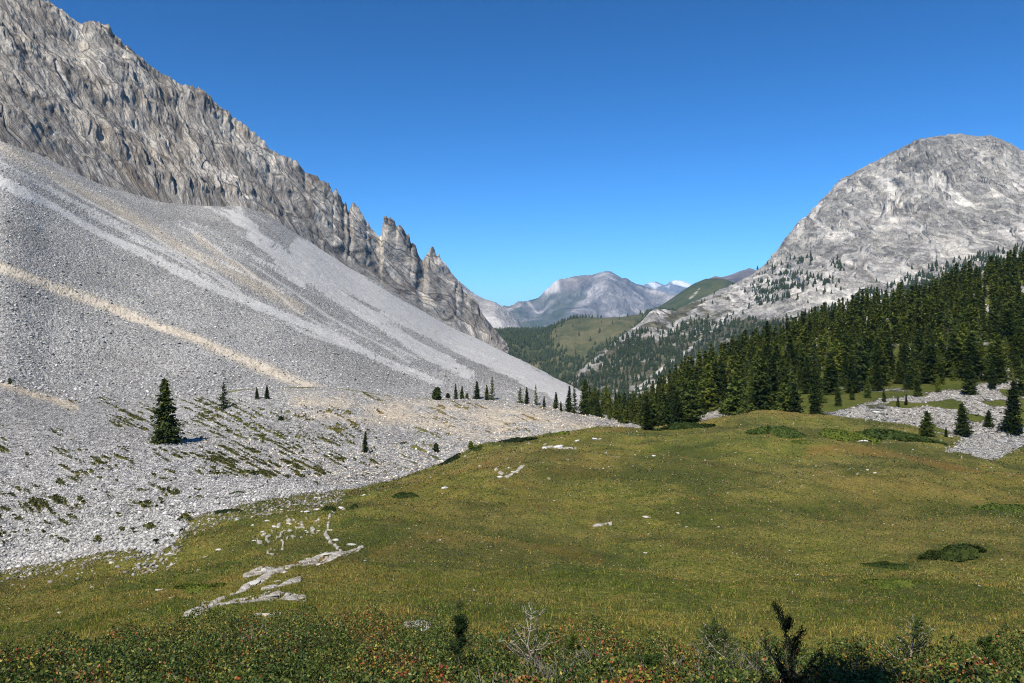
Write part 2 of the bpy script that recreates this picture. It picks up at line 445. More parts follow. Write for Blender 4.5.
T_LINE = [(-1400, 330, 60), (-300, 340, 95), (0, 360, 140), (60, 400, 166), (100, 430, 184), (130, 455, 194), (160, 480, 202), (190, 508, 206),
          (213, 530, 207), (240, 560, 208), (256, 580, 212), (303, 640, 238), (352, 700, 270), (385, 750, 287),
          (426, 820, 313), (455, 870, 330), (481, 900, 341), (505, 840, 353), (530, 740, 365), (552, 640, 377), (575, 540, 389), (600, 440, 400), (620, 380, 409),
          (650, 340, 397), (700, 340, 373), (740, 345, 356), (780, 350, 343), (830, 355, 325), (900, 360, 307), (950, 365, 290),
          (1024, 370, 270), (1300, 380, 200), (2400, 390, 60)]
rows = [
    flat(1.0, -1.62), flat(3, -1.95), flat(6, -3.15), flat(10, -4.35),
    rowY(15, [(-400, 670), (0, 655), (100, 637), (200, 624), (300, 616), (400, 620), (500, 627), (600, 632), (700, 638), (800, 642), (1024, 650), (1400, 655)]),
    rowY(22, [(-400, 645), (0, 630), (100, 610), (200, 594), (300, 586), (400, 588), (500, 592), (600, 596), (800, 604), (1024, 610), (1400, 615)]),
    rowY(32, [(-400, 610), (0, 600), (100, 578), (200, 560), (300, 547), (350, 542), (400, 546), (500, 556), (600, 562), (800, 568), (1024, 566), (1400, 560)]),
    rowY(46, [(-400, 570), (0, 568), (100, 550), (200, 530), (300, 514), (350, 509), (400, 505), (500, 506), (600, 516), (800, 520), (1024, 518), (1400, 510)]),
    rowY(62, [(-400, 530), (0, 540), (100, 522), (200, 504), (300, 496), (340, 497), (400, 486), (440, 474), (500, 460), (600, 462), (700, 462), (800, 460), (900, 462), (1024, 476), (1400, 480)]),
    [(-400, 85, 480), (0, 85, 495), (100, 85, 485), (200, 82, 484), (300, 78, 489), (340, 74, 493), (400, 74, 480), (440, 76, 465), (480, 80, 447), (520, 84, 440),
     (560, 88, 432), (600, 90, 428), (640, 92, 430), (680, 94, 425), (720, 96, 418), (760, 98, 412), (800, 100, 413), (850, 100, 418), (900, 100, 425), (950, 98, 436), (1024, 96, 450), (1400, 90, 470)],
    [(-400, 105, 440), (0, 105, 462), (100, 105, 458), (200, 103, 467), (300, 98, 481), (340, 95, 488), (400, 98, 484), (440, 100, 476), (500, 105, 462), (560, 110, 452),
     (600, 112, 450), (640, 114, 449), (700, 116, 444), (800, 118, 438), (900, 116, 444), (1024, 112, 458), (1400, 110, 460)],
    [(-400, 140, 400), (0, 140, 425), (100, 140, 428), (200, 135, 436), (300, 130, 448), (400, 130, 448), (440, 132, 446), (500, 140, 436), (560, 140, 432), (600, 138, 440),
     (640, 140, 442), (700, 138, 430), (760, 138, 415), (820, 138, 407), (900, 138, 404), (960, 138, 400), (1024, 138, 400), (1400, 138, 380)],
    [(-400, 180, 360), (0, 185, 388), (60, 185, 403), (120, 185, 405), (200, 185, 396), (250, 190, 389), (320, 195, 387), (400, 200, 397), (500, 200, 402), (560, 190, 409), (600, 180, 418),
     (640, 170, 430), (700, 170, 415), (760, 172, 398), (820, 175, 384), (900, 178, 374), (960, 178, 364), (1024, 180, 352), (1400, 180, 300)],
    [(-400, 200, 325), (0, 205, 368), (60, 208, 387), (120, 212, 391), (200, 215, 389), (250, 220, 389), (320, 225, 392), (400, 230, 402), (500, 235, 407), (560, 230, 414), (600, 225, 421),
     (640, 220, 425), (700, 225, 398), (760, 228, 378), (820, 232, 360), (900, 235, 345), (960, 236, 332), (1024, 238, 318), (1400, 240, 250)],
    T_LINE,
    [(p, y * 1.3, q + (70 if p < 490 else 95)) for p, y, q in T_LINE],
]
pxc = columns(-40, 1064, 1.1, 1500, 1500)
G = Sheet(pxc, rows)
X, Y, Z, PX, P, V = G.X, G.Y, G.Z, G.PX, G.P, G.V

grassline = np.interp(PX, [0, 60, 110, 150, 175, 190, 240, 300, 345, 420], [571, 562, 552, 556, 545, 520, 504, 494, 490, 470])
near = smooth(-3, 5, P - grassline)                      # turf in front of the scree edge
near = np.where(PX > 380, 1.0, near)
front = np.where((V < 9.25) & (PX > 300), np.maximum(near, smooth(340, 350, PX) * (V < 9.6)), near)
scree_left = (1 - near) * (V < 20)
behind = smooth(9.3, 9.8, V)
g = np.where(V < 9.3, front, 0.0)
g = np.where((PX < 345), near, g)
# streaks of turf lying along the scree terraces
u = (PX + (P - 400) * 0.4); w = (P - PX * 0.46)
st = perlin(u / 38, w / 2.0, 0.3) * .75 + perlin(u / 15, w / 1.4, 7.1) * .5
def box(x0, x1, y0, y1, s=18): return smooth(x0 - s, x0 + s, PX) * (1 - smooth(x1 - s, x1 + s, PX)) * smooth(y0 - s * .5, y0 + s * .5, P) * (1 - smooth(y1 - s * .5, y1 + s * .5, P))
lw = box(-200, 190, 432, 540) * .33
lw2 = box(195, 360, 405, 478) * 1.0
lw3 = box(80, 250, 395, 432) * .75
lw4 = box(330, 560, 400, 470) * .62 * (V > 9.5)
sden = np.maximum.reduce([lw, lw2, lw3, lw4]) * (V < 12.6)
clump = fbm(X / 9, Y / 9, 0 * X, 3)
streak = smooth(.06, .24, st - (1 - sden) * .45 + clump * .65) * (sden > .03) * smooth(-.35, .1, fbm(X / 2.2, Y / 2.2, 0 * X + 31, 3))
g = np.maximum(g, streak * .95 * (V < 12.7))
# line of turf along the moraine crest
cr = smooth(3.2, 1.0, np.abs(V - 12.02) * 60 / 3) * smooth(215, 235, PX) * (1 - smooth(480, 500, PX))
g = np.maximum(g, cr * (fbm(X / 6, Y / 6, 0 * X + 4, 3) > -.1) * .8)
# woodland floor on the right
fl = (V > 9.3) * smooth(640, 665, PX)
rub = np.zeros_like(PX)
def _window(pts, m):
    a = np.array(pts, float)
    return (PX > a[:, 0].min() - m) & (PX < a[:, 0].max() + m) & (P > a[:, 1].min() - m) & (P < a[:, 1].max() + m)
def poly(pts, soft=4.0):
    """soft inside test of an outline given by the azimuth and elevation of its corners"""
    out = np.zeros(PX.shape)
    k = _window(pts, soft + 1)
    x, y = PX[k], P[k]
    inside = np.zeros(x.shape, bool); dmin = np.full(x.shape, 1e9)
    pts = list(pts)
    for (x0, y0), (x1, y1) in zip(pts, pts[1:] + pts[:1]):
        c = ((y0 > y) != (y1 > y))
        inside ^= c & (x < (x1 - x0) * (y - y0) / (y1 - y0 + 1e-9) + x0)
        L = (x1 - x0) ** 2 + (y1 - y0) ** 2
        t = np.clip(((x - x0) * (x1 - x0) + (y - y0) * (y1 - y0)) / L, 0, 1)
        dmin = np.minimum(dmin, np.hypot(x - x0 - t * (x1 - x0), y - y0 - t * (y1 - y0)))
    out[k] = smooth(-soft, soft, np.where(inside, dmin, -dmin))
    return out
rub = np.maximum(rub, poly([(838, 414), (870, 402), (905, 396), (940, 392), (1012, 380), (1020, 405), (1000, 440), (930, 450), (880, 430)], 4) * (V > 9.6))
rub = np.maximum(rub, poly([(698, 425), (705, 402), (716, 394), (730, 400), (738, 420), (735, 440), (700, 440)], 3) * (V > 9.6))
rub = rub * smooth(-.15, .12, fbm(X / 7, Y / 7, 0 * X + 12, 4) + .12)
rub = np.maximum(rub, poly([(615, 400), (648, 405), (655, 440), (600, 440)], 3) * (V > 9.6))
rubn = poly([(945, 452), (975, 432), (1024, 428), (1200, 420), (1200, 448), (1024, 446), (990, 462)], 4)
g = np.maximum(g, fl * (.9 - .55 * smooth(-.1, .25, fbm(X / 22, Y / 22, 0 * X + 2, 4)) * smooth(.45, .3, rub)))
g = np.where(fl > 0, g * (1 - rub), g)
g = np.where(V > 9.0, g * (1 - rubn * .9), g * (1 - rubn * .75))
# bare soil and outcrops in turf
pale = np.zeros_like(PX)
def line(pts, wd, soft=1.5):
    out = np.zeros(PX.shape)
    k = _window(pts, wd + soft + 1)
    x, y = PX[k], P[k]
    d = np.full(x.shape, 1e9)
    for (x0, y0), (x1, y1) in zip(pts, pts[1:]):
        L = (x1 - x0) ** 2 + (y1 - y0) ** 2
        t = np.clip(((x - x0) * (x1 - x0) + (y - y0) * (y1 - y0)) / L, 0, 1)
        d = np.minimum(d, np.hypot(x - x0 - t * (x1 - x0), y - y0 - t * (y1 - y0)))
    out[k] = smooth(wd + soft, max(wd - soft, 0), d)
    return out
bn = fbm((PX + P) / 13, (P + PX * .35) / 2.2, 0 * X + 1, 4, .6)
for pts, wd in [([(186, 617), (215, 606), (250, 600), (275, 596), (305, 598)], 3.6), ([(245, 582), (285, 575), (310, 560), (340, 550), (362, 541)], 3.0),
                ([(200, 605), (240, 592), (285, 578)], 2.2), ([(262, 592), (300, 585)], 1.6), ([(300, 560), (338, 545)], 1.8), ([(325, 556), (348, 548)], 2),
                ([(255, 616), (280, 613)], 1.6), ([(405, 630), (432, 629)], 3), ([(330, 520), (325, 535), (345, 545)], 1.6), ([(594, 524), (612, 521)], 1.0),
                ([(495, 472), (508, 478), (524, 468)], 1.5), ([(545, 445), (575, 447)], 2.0)]:
    pale = np.maximum(pale, line(pts, wd * .80, 1.3) * smooth(-.24, .04, bn))
pale = pale * (V < 9.2)
crag = poly([(250, 540), (285, 522), (320, 520), (330, 534), (300, 540), (268, 556)], 4) * smooth(.0, .3, fbm(PX / 5, P / 3, 0 * X + 8, 2)) * .8
pale = np.maximum(pale, crag * (V < 9))
spk = smooth(.34, .46, fbm(PX / 7, P / 2.6, 0 * X + 3, 2) + .12 * fbm(PX / 90, P / 30, 0 * X, 2)) * (V < 9.1) * (P < 600) * .55
pale = np.maximum(pale, spk * smooth(545, 470, P + 0 * PX))
# tan ribbons
tan = line([(0, 648), (60, 636), (100, 622), (150, 604), (200, 590), (260, 574), (330, 552)], 3.5, 4) * .6
tan = np.maximum(tan, line([(375, 546), (440, 540), (520, 544), (600, 556)], 3.5, 5) * .45)
tan = np.maximum(tan, line([(810, 451), (850, 449), (900, 456), (960, 468), (1024, 480)], 3, 4) * .7)
tan = np.maximum(tan, line([(560, 434), (620, 430), (680, 427), (760, 413), (830, 416)], 2, 3) * .5)
tan = np.maximum(tan, line([(385, 503), (440, 478), (500, 456)], 3, 5) * .4)
brn = np.maximum.reduce([poly([(385, 500), (440, 470), (500, 447), (600, 440), (640, 452), (560, 490), (470, 515), (400, 525)], 22) * .42, poly([(0, 560), (110, 560), (120, 600), (60, 625), (0, 630)], 14) * .35,
                         poly([(430, 565), (520, 552), (560, 590), (470, 605), (380, 590)], 16) * .22, poly([(820, 480), (1040, 470), (1040, 500), (860, 500)], 10) * .3, poly([(250, 560), (340, 545), (380, 560), (330, 600), (250, 605)], 12) * .35])
tan = np.maximum(tan, brn * smooth(-.4, .25, fbm(X / 4, Y / 4, 0 * X + 21, 4)) * .8)
tan = tan * (V < 9.2)
lush = np.maximum.reduce([line([(350, 528), (430, 524), (520, 538), (640, 560)], 7, 9) * .9, line([(560, 575), (640, 585), (700, 600)], 8, 12) * .8, line([(690, 520), (800, 508), (900, 500), (1030, 512)], 5, 10) * .7,
                          line([(880, 560), (960, 552), (1030, 545)], 3, 8) * .5, line([(60, 590), (150, 580), (230, 562)], 6, 8) * .8, line([(120, 625), (190, 600)], 4, 6) * .5, line([(420, 600), (520, 612), (620, 622)], 5, 9) * .7,
                          line([(700, 625), (820, 618), (1000, 610)], 6, 10) * .6, line([(540, 470), (620, 480), (720, 474)], 4, 8) * .55, line([(640, 455), (700, 447), (760, 440)], 3, 6) * .6, line([(380, 500), (420, 486), (450, 470)], 3, 5) * .4])
lush = lush * (V < 9.3) * smooth(-.55, .15, fbm(X / 3.5, Y / 3.5, 0 * X + 15, 4))
lush = np.maximum(lush, fl * (V > 9.6) * .75)
# pale and warm bands on the great scree
def band(pts, wd, soft): return line(pts, wd, soft)
sc = (V > 12.5)
pb = band([(-40, 252), (0, 267), (60, 288), (120, 310), (180, 334), (240, 360), (320, 389)], 4.5, 3)
tanb = pb * .8 * (V > 12.1)
pb2 = band([(-40, 165), (0, 181), (60, 209), (100, 232), (200, 282), (300, 322), (350, 345), (400, 368), (440, 382)], 4.5, 2.5)
pb3 = band([(255, 235), (330, 290), (420, 350), (470, 375)], 6, 4)
pb4 = band([(300, 250), (400, 312), (480, 352), (575, 398)], 10, 4)
pb5 = band([(235, 212), (262, 240), (300, 280)], 6, 5)
fine = np.maximum.reduce([pb2 * .75, pb3 * .8, pb4, pb5 * .6, pb * .6]) * sc
tanb = np.maximum(tanb, band([(-40, 128), (0, 147), (100, 200), (200, 258), (300, 308)], 4, 5) * .5 * sc)
tanb = np.maximum(tanb, band([(196, 236), (230, 262), (300, 306)], 2, 3) * .5 * sc)
fs = fbm((PX * .8 + P * .2) / 90, (P - PX * .53) / 7, 0 * X, 5, .6)
upper = smooth(8, -4, P - np.interp(PX, [-40, 0, 100, 200, 300, 350, 400], [160, 176, 227, 277, 317, 340, 360]))
fine = np.clip(fine * (.8 + .5 * fbm(PX / 12, P / 8, 0 * X + 6, 3)) + sc * (fs * (.25 + .75 * upper) * 1.1 + .15 * upper), 0, 1)
fine = np.where(sc, smooth(.22, .60, fine + .32 * fbm(PX / 3.2, P / 2.4, 0 * X + 11, 2)), fine)
for pts, wd in [([(0, 160), (80, 205), (180, 262), (260, 310)], 1.0), ([(90, 215), (170, 250), (300, 330), (360, 352)], 1.2), ([(215, 245), (300, 312), (370, 352)], 1.2), ([(250, 262), (330, 318), (410, 362)], 1.0), ([(60, 185), (140, 228), (240, 290)], .9)]:
    fine = np.maximum(fine, line(pts, wd, 1.2) * .8 * sc)
tanm = poly([(290, 395), (400, 400), (500, 405), (560, 412), (620, 430), (480, 440), (400, 425), (300, 415)], 10) * (V > 9.5) * (V < 12.4)
tanm = tanm * smooth(-.45, .25, fbm(X / 7, Y / 7, 0 * X + 5, 4)) * .85
tanm = np.maximum(tanm, line([(-30, 378), (0, 384), (40, 396), (75, 407)], 3, 3) * .9 * (V > 9))
rw = rub * .15
G.masks = {'a': lush, 'r': g, 'g': np.maximum(pale, np.where(V > 9.5, fine, 0)), 'b': np.where(V > 9.2, np.maximum.reduce([tanb, tanm, rw]), tan)}

# relief
turf_amt = np.clip(g, 0, 1)
dz = fbm(X / 9, Y / 9, 0 * X, 4) * .75 * smooth(8, 30, Y) * turf_amt * (V < 10)
dz += fbm(X / 4.2, Y / 4.2, 0 * X + 4, 3) * .32 * smooth(14, 30, Y) * turf_amt * (V < 9.2)
dz += fbm(X / 2.2, Y / 2.2, 0 * X, 4) * .24 * smooth(4, 14, Y) * turf_amt * (V < 10)
dz += fbm(X / 5, Y / 5, 0 * X + 9, 4) * .55 * (1 - turf_amt) * smooth(40, 70, Y)
dz += fbm(X / 1.3, Y / 1.3, 0 * X + 9, 3) * .35 * (1 - turf_amt) * smooth(40, 60, Y) * smooth(330, 200, Y)
dz += fbm((X * .9 + Y * .45) / 60, (Y * .9 - X * .45) / 18, 0 * X + 2, 4) * 2.5 * smooth(12.6, 13.2, V)
dz += rub * fbm(X / 4, Y / 4, 0 * X, 3) * .8 + pale * (V < 9.2) * (.09 + fbm(X / .5, Y / .5, 0 * X, 3) * .12)
dz *= np.where(V > 14.5, 0, 1)
G.Z = G.Z + dz
# turf ledge shadows are real: the turf strips stand a little proud of the stones
G.Z = G.Z + streak * .16 * (V < 12.6) * (1 - near)
ground = G.build('ground', M_GROUND, 'alpine turf, scree and moraine running down to the valley')

# ground behind and beside the photographer
gx, gy = np.meshgrid(np.linspace(-60, 60, 121), np.linspace(-50, 1.1, 60))
gz = -1.70 - gy * .12 + fbm(gx / 6, gy / 6, 0 * gx, 3) * .25 * smooth(0, -6, gy) - .18 * smooth(-1, 1, gy)
idx = np.arange(gx.size).reshape(gx.shape)
me = mesh_from('hillside', np.stack([gx, gy, gz], -1).reshape(-1, 3), np.stack([idx[:-1, :-1], idx[:-1, 1:], idx[1:, 1:], idx[1:, :-1]], -1).reshape(-1, 4))
ca = me.color_attributes.new('mask', 'FLOAT_COLOR', 'POINT'); ca.data.foreach_set('color', np.tile([1, 0, 0, 1], gx.size).astype(np.float32))
me.materials.append(M_GROUND)
o = bpy.data.objects.new('hillside', me); COL.objects.link(o); o['kind'] = 'structure'
# ------------------------------------------------------------------ left mountain
sky = [(-1400, -260), (-400, -190), (-100, -75), (0, -22), (44, -2), (62, 11), (80, 24), (92, 23), (99, 21), (107, 25), (113, 36), (122, 44), (140, 57), (152, 67), (165, 75), (178, 84), (190, 86), (204, 91), (220, 107),
       (240, 122), (252, 133), (265, 143), (272, 150), (279, 156), (288, 158), (297, 163), (309, 174), (318, 178), (329, 184), (333, 192), (336, 189), (341, 198), (344, 205), (346, 202), (348, 212), (351, 206), (353, 203), (356, 206), (361, 214), (377, 238), (381.5, 236),
       (383.3, 217), (386, 216), (391, 218), (394, 219), (396, 226), (399, 223), (404, 228), (406, 234), (409, 233), (411, 243), (415, 245), (418, 254), (423, 259), (425, 254), (429, 252), (431, 248), (434, 249), (436, 256), (439, 253), (441, 262), (446, 265), (448, 272), (453, 274), (455, 282), (460, 284), (463, 292), (468, 294), (473, 303), (480, 311), (488, 322), (500, 336), (512, 350)]
skx = np.array(sky, float)
Lc = columns(-40, 508, .8, 1300, 0)
def crestY(px): return np.interp(px, [-1400, 0, 100, 200, 300, 385, 440, 480, 512], [620, 640, 690, 740, 820, 930, 1030, 1060, 1040])
tl = np.array(T_LINE, float)
tY, tP = curve(tl[:, :2], Lc), curve(tl[:, [0, 2]], Lc)
jit = perlin(Lc / 11, 0 * Lc, 0 * Lc + .5) * 3 + perlin(Lc / 4, 0 * Lc, 0 * Lc + 3.5) * 2
sP = np.interp(Lc, skx[:, 0], skx[:, 1]) + (perlin(Lc / 3.1, 0 * Lc, 0 * Lc + 1.5) * 2.0 + perlin(Lc / 1.6, 0 * Lc, 0 * Lc + 4.5) * 1.2 + perlin(Lc / 9, 0 * Lc, 0 * Lc + 8.5) * 2.5) * smooth(505, 460, Lc) * (np.abs(Lc - 383) > 4)
sY = crestY(Lc)
sP = np.minimum(sP, tP - 2)
def blur1(a, sg):
    k = np.exp(-.5 * (np.arange(-3 * sg, 3 * sg + 1) / sg) ** 2); k /= k.sum(); m = len(k) // 2
    return np.convolve(np.concatenate([np.full(m, a[0]), a, np.full(m, a[-1])]), k, 'valid')
sP1, sP2 = np.maximum(blur1(sP, 4), sP), blur1(sP, 16)
tPs = blur1(tP, 6)
sP2 = np.minimum(np.maximum(sP2, sP), tP - .5)
def mixr(t, top=None):
    top = sP2 if top is None else top
    return lambda px: (tY * (1 - t) + sY * t, tPs * (1 - t) + top * t)
spur = np.interp(Lc, [132, 165, 190, 213, 222, 238], [0, 12, 28, 42, 26, 0])
LM = Sheet(Lc, [lambda px: (tY * .93 - spur * 1.2, tP + 22 + spur), lambda px: (tY * .985 - spur * 1.05, tP + 3 + jit + spur), mixr(.06), mixr(.33), mixr(.66), mixr(.90, sP1 * .5 + sP2 * .5), lambda px: (sY, sP), lambda px: (sY * 1.12, sP + 60), lambda px: (sY * 1.5, sP + 250)], dens=1.25, cmin=6)
X, Y, Z, PX, P, V = LM.X, LM.Y, LM.Z, LM.PX, LM.P, LM.V
# bedding coordinates in metres: u across the beds, w along them (the beds dip toward the valley at some sixty degrees)
tilt_ = .62 + .10 * np.sin(PX / 60.0)
warp = fbm(X / 120, Y / 120, Z / 120, 3)
u = (PX * .85 - P * .85 * tilt_) * .82 + warp * 11
w = (PX * .52 + P * .85) * .82
V = np.interp(V, [0, 1, 2, 3, 4, 5, 6, 7, 8], [0, 1, 1.18, 2, 3, 3.7, 4, 5, 6])
body = smooth(1.0, 1.6, V) * smooth(4.0, 3.82, V)
wob = 0
irr = smooth(-.3, .35, fbm(X / 45, Y / 70, Z / 45 + 7, 3))
r1 = fbm((u + wob) / 34, w / 120, X / 140, 5, .55, ridged=True)
r2 = fbm((u + wob) / 9, w / 60, X / 40, 4, .6, ridged=True)
r3 = fbm(u / 3.2, w / 14, X / 9, 3, .6)
r4 = fbm(X / 70, Y / 110, Z / 70, 4)
saw = ((u + wob) / 13 + r3 * .25) % 1.0
saw = saw * smooth(1.0, .86, saw)
disp = (r1 * 4.8 + r2 * 3.2 * irr + r3 * 1.8 + r4 * 7 + saw * 4.2 * irr - 3.0) * body
nx, ny, nz = .62, -.45, .62
LM.X = X + disp * nx; LM.Y = Y + disp * ny; LM.Z = Z + disp * nz
keep = smooth(3.4, 4.0, V)
LM.Z = LM.Z + (r2 * 1.2 + r3 * .8) * keep * smooth(4.3, 4.0, V)
streakm = smooth(.15, .5, fbm(u / 16, w / 200, X / 200, 3)) * smooth(1.9, 1.1, V) * .8
chan = smooth(.62, .80, r1) * .25
LM.bed = np.stack([u, w, .15 * Z], -1)
lm_pale = np.maximum(streakm, chan)
lin2 = lambda pts, wd: np.maximum.reduce([smooth(wd + 1.2, wd - .6, np.hypot(PX - x0 - np.clip(((PX-x0)*(x1-x0)+(P-y0)*(y1-y0))/((x1-x0)**2+(y1-y0)**2),0,1)*(x1-x0), P - y0 - np.clip(((PX-x0)*(x1-x0)+(P-y0)*(y1-y0))/((x1-x0)**2+(y1-y0)**2),0,1)*(y1-y0))) for (x0, y0), (x1, y1) in zip(pts, pts[1:])])
lm_pale = np.maximum(lm_pale, lin2([(55, 62), (62, 80), (72, 98), (80, 112)], 1.2))
lm_pale = np.maximum(lm_pale, lin2([(0, 110), (8, 130), (22, 143)], 1.2))
lm_pale = np.maximum(lm_pale, lin2([(205, 168), (235, 185), (262, 205)], 4) * .6)
lm_tan = np.maximum(lin2([(95, 130), (120, 165), (150, 190), (195, 235)], 4) * .7, smooth(.2, .5, fbm(X / 50, Y / 50, Z / 50 + 3, 3)) * .35)
lm_tan = np.maximum(lm_tan, lin2([(160, 60), (240, 115), (300, 160)], 3) * .3)
LM.masks = {'g': lm_pale, 'b': lm_tan}
LM.build('rocky_mountain', M_LROCK, 'grey bedded rock ridge with pointed fins above the scree')

# ------------------------------------------------------------------ right mountain
skr = np.array([(545, 402), (560, 386), (580, 369), (600, 353), (620, 337), (640, 323), (650, 312), (655, 309), (662, 309), (675, 311), (690, 303), (705, 297), (720, 290), (735, 284), (750, 276), (762, 267), (772, 258), (785, 242), (795, 229),
                (803, 219), (815, 207), (822, 199), (830, 191), (836, 184), (842, 178), (850, 175), (860, 169), (880, 159), (890, 153), (905, 146), (920, 139), (940, 136), (955, 134), (975, 136), (990, 136), (1000, 139), (1012, 145), (1024, 151), (1100, 190), (1250, 250), (1500, 330)], float)
Rc = columns(548, 1064, .9, 0, 400)
rsP = np.interp(Rc, skr[:, 0], skr[:, 1]) + perlin(Rc / 5, 0 * Rc, 0 * Rc + .5) * 1.3 + perlin(Rc / 1.7, 0 * Rc, 0 * Rc + 2.5) * .7
rsY = np.interp(Rc, [545, 600, 655, 735, 800, 940, 1024, 1500], [1250, 1450, 1700, 1900, 2050, 2000, 1900, 1600])
rbP = np.interp(Rc, [545, 600, 700, 1500], [425, 425, 425, 400])
rbY = np.interp(Rc, [545, 1500], [880, 820])
rmP = np.interp(Rc, [545, 600, 655, 735, 800, 900, 1024, 1500], [416, 395, 372, 338, 305, 280, 255, 340])
rmY = np.interp(Rc, [545, 600, 735, 800, 1024, 1500], [1020, 1100, 1300, 1350, 1280, 1150])
rmP = np.maximum(rmP, rsP + 4)
RM = Sheet(Rc, [lambda px: (rbY, rbP + 30), lambda px: (rbY * 1.02, rbP), lambda px: (rmY, rmP), lambda px: ((rmY + rsY) / 2, (rmP + rsP) / 2), lambda px: (rsY, rsP), lambda px: (rsY * 1.15, rsP + 30), lambda px: (rsY * 1.6, rsP + 150)], dens=1.1, cmin=6)
X, Y, Z, PX, P, V = RM.X, RM.Y, RM.Z, RM.PX, RM.P, RM.V
rb = smooth(0.9, 1.5, V) * smooth(4.0, 3.45, V)
mount = smooth(690, 800, PX)
xs_, zs_ = (955 - CX) / F * 1980, (CY - 135) / F * 1980
fan = (X - xs_) / (np.clip(zs_ + 330 - Z, 120, None)) + fbm(X / 160, Y / 300, Z / 160, 3) * .16
q1 = fbm(fan * 5.5, Z / 420, 0 * X + 1, 5, .6, ridged=True)
q2 = fbm(fan * 19, Z / 95, X / 300, 4, .62, ridged=True)
q3 = fbm(X / 9, Y / 16, Z / 9, 3, .6)
q4 = fbm(X / 40, Y / 80, Z / 26, 4, .6, ridged=True)
crag = poly([(895, 150), (925, 132), (960, 130), (965, 160), (950, 195), (920, 205), (885, 195)], 14) if False else None
def polyR(pts, soft=6.0):
    global PX, P
    return poly(pts, soft)
crag = np.maximum.reduce([poly([(892, 152), (925, 132), (948, 130), (952, 160), (955, 190), (930, 200), (900, 190)], 9),
                          poly([(985, 135), (1010, 140), (1020, 160), (1000, 165)], 5), poly([(910, 200), (945, 190), (960, 215), (935, 230), (905, 222)], 8) * .8,
                          poly([(800, 225), (830, 195), (835, 205), (790, 255), (770, 268)], 5) * .7, poly([(880, 205), (905, 200), (908, 222), (885, 225)], 6) * .6])
crag = crag * smooth(-.5, .3, fbm(X / 30, Y / 30, Z / 30, 3))
dsp = (q1 * 20 + q2 * 11 + q3 * 5.5 + q4 * 8) * rb * (.35 + .65 * mount) * (1 + crag * .8)
RM.X = X - dsp * .45; RM.Y = Y - dsp * .6; RM.Z = Z + dsp * .55
RM.Z = RM.Z + (q2 * .9 + q3 * .6) * smooth(3.5, 4, V) * smooth(4.4, 4.0, V)
gl = fbm(fan * 8, Z / 300, 0 * X + 3, 3, .5, ridged=True)
gul = smooth(.62, .82, gl) * smooth(-.35, .1, fbm(X / 50, Y / 200, Z / 50 + 5, 3)) * mount * smooth(130, 190, P) * .85
gul = np.maximum(gul, smooth(.55, .85, fbm(fan * 26, Z / 160, X / 400 + 7, 2, .5, ridged=True)) * mount * .5)

slide = np.maximum.reduce([line([(775, 285), (745, 312), (728, 322), (700, 345), (665, 372), (640, 392)], 2.5, 2) * .9, line([(655, 312), (640, 326), (615, 345), (590, 366), (575, 385)], 1.6, 5) * .5,
                           line([(735, 287), (715, 297), (690, 320), (660, 338)], 4, 5) * .6, poly([(640, 402), (650, 385), (680, 378), (690, 390), (660, 410)], 4) * .8, poly([(720, 290), (790, 270), (800, 290), (760, 310), (735, 320)], 6) * .8,
                           poly([(645, 318), (655, 306), (668, 308), (672, 318)], 3)])
slide = slide * smooth(-.25, .25, fbm(X / 16, Y / 40, Z / 16, 4) + .1)
grn = (1 - mount) * (1 - slide) * (.62 + .75 * fbm((X + Z) / 45, Y / 90, Z / 45, 4))
grn = np.maximum(grn, poly([(700, 330), (745, 318), (800, 322), (880, 318), (900, 345), (680, 400)], 8) * .6)
RM.masks = {'r': grn, 'g': np.maximum(gul, slide), 'b': crag}
RM.build('pale_mountain', M_RROCK, 'rounded pale limestone mountain above the forest')

# ------------------------------------------------------------------ middle and far hills
def simple(name, label, mat, skyk, Yc, Yb, pb, rng=(0, 0), amp=10, sc=100, masks=None, step=1.0, back=.15, gr=1.0):
    k = np.array(skyk, float)
    c = np.arange(k[0, 0], k[-1, 0] + .01, step)
    s = np.interp(c, k[:, 0], k[:, 1]) + perlin(c / 3, 0 * c, 0 * c + Yc) * gr * .8 + perlin(c / 1.3, 0 * c, 0 * c + Yc) * gr * .4
    yc = Yc * (1 + perlin(c / 40, 0 * c, 0 * c + 2) * .08)
    S = Sheet(c, [lambda px: (Yb, pb), lambda px: ((Yb + yc) / 2, s * .45 + pb * .55), lambda px: (yc, s), lambda px: (yc * (1 + back), s + 12), lambda px: (yc * (1 + back * 3), s + 50)], dens=1.3, cmin=6)
    b = smooth(.02, .5, S.V) * smooth(1.98, 1.55, S.V)
    d = fbm(S.X / sc, S.Y / sc, S.Z / sc, 5, .55, ridged=True) * amp * b
    global PX, P, V, X, Y, Z
    PX, P, V, X, Y, Z = S.PX, S.P, S.V, S.X.copy(), S.Y.copy(), S.Z.copy()
    if masks: S.masks = masks()
    S.X = S.X - d * .3; S.Y = S.Y - d * .6; S.Z = S.Z + d * .5
    S.build(name, mat, label)
    return S

M_HILL = mat_hill('alpine_pasture', (.065, .074, .030), (.135, .122, .058), (.30, .28, .23), 0.0)
M_HILLD = mat_hill('dark_pasture', (.045, .062, .026), (.080, .088, .036), (.30, .27, .23), -.1)
M_FAR = mat_far('far_rock', (.075, .075, .085), (.21, .20, .20), (.52, .48, .46), .0034)
M_FARP = mat_far('purple_rock', (.10, .085, .085), (.19, .16, .155), (.28, .25, .24), .002)
M_FARL = mat_far('far_pale_rock', (.20, .19, .18), (.36, .34, .32), (.52, .50, .48), .004)
M_SNOW = mat_far('snowy_rock', (.09, .09, .10), (.19, .19, .20), (.38, .38, .40), .0015, (.88, .90, .93))

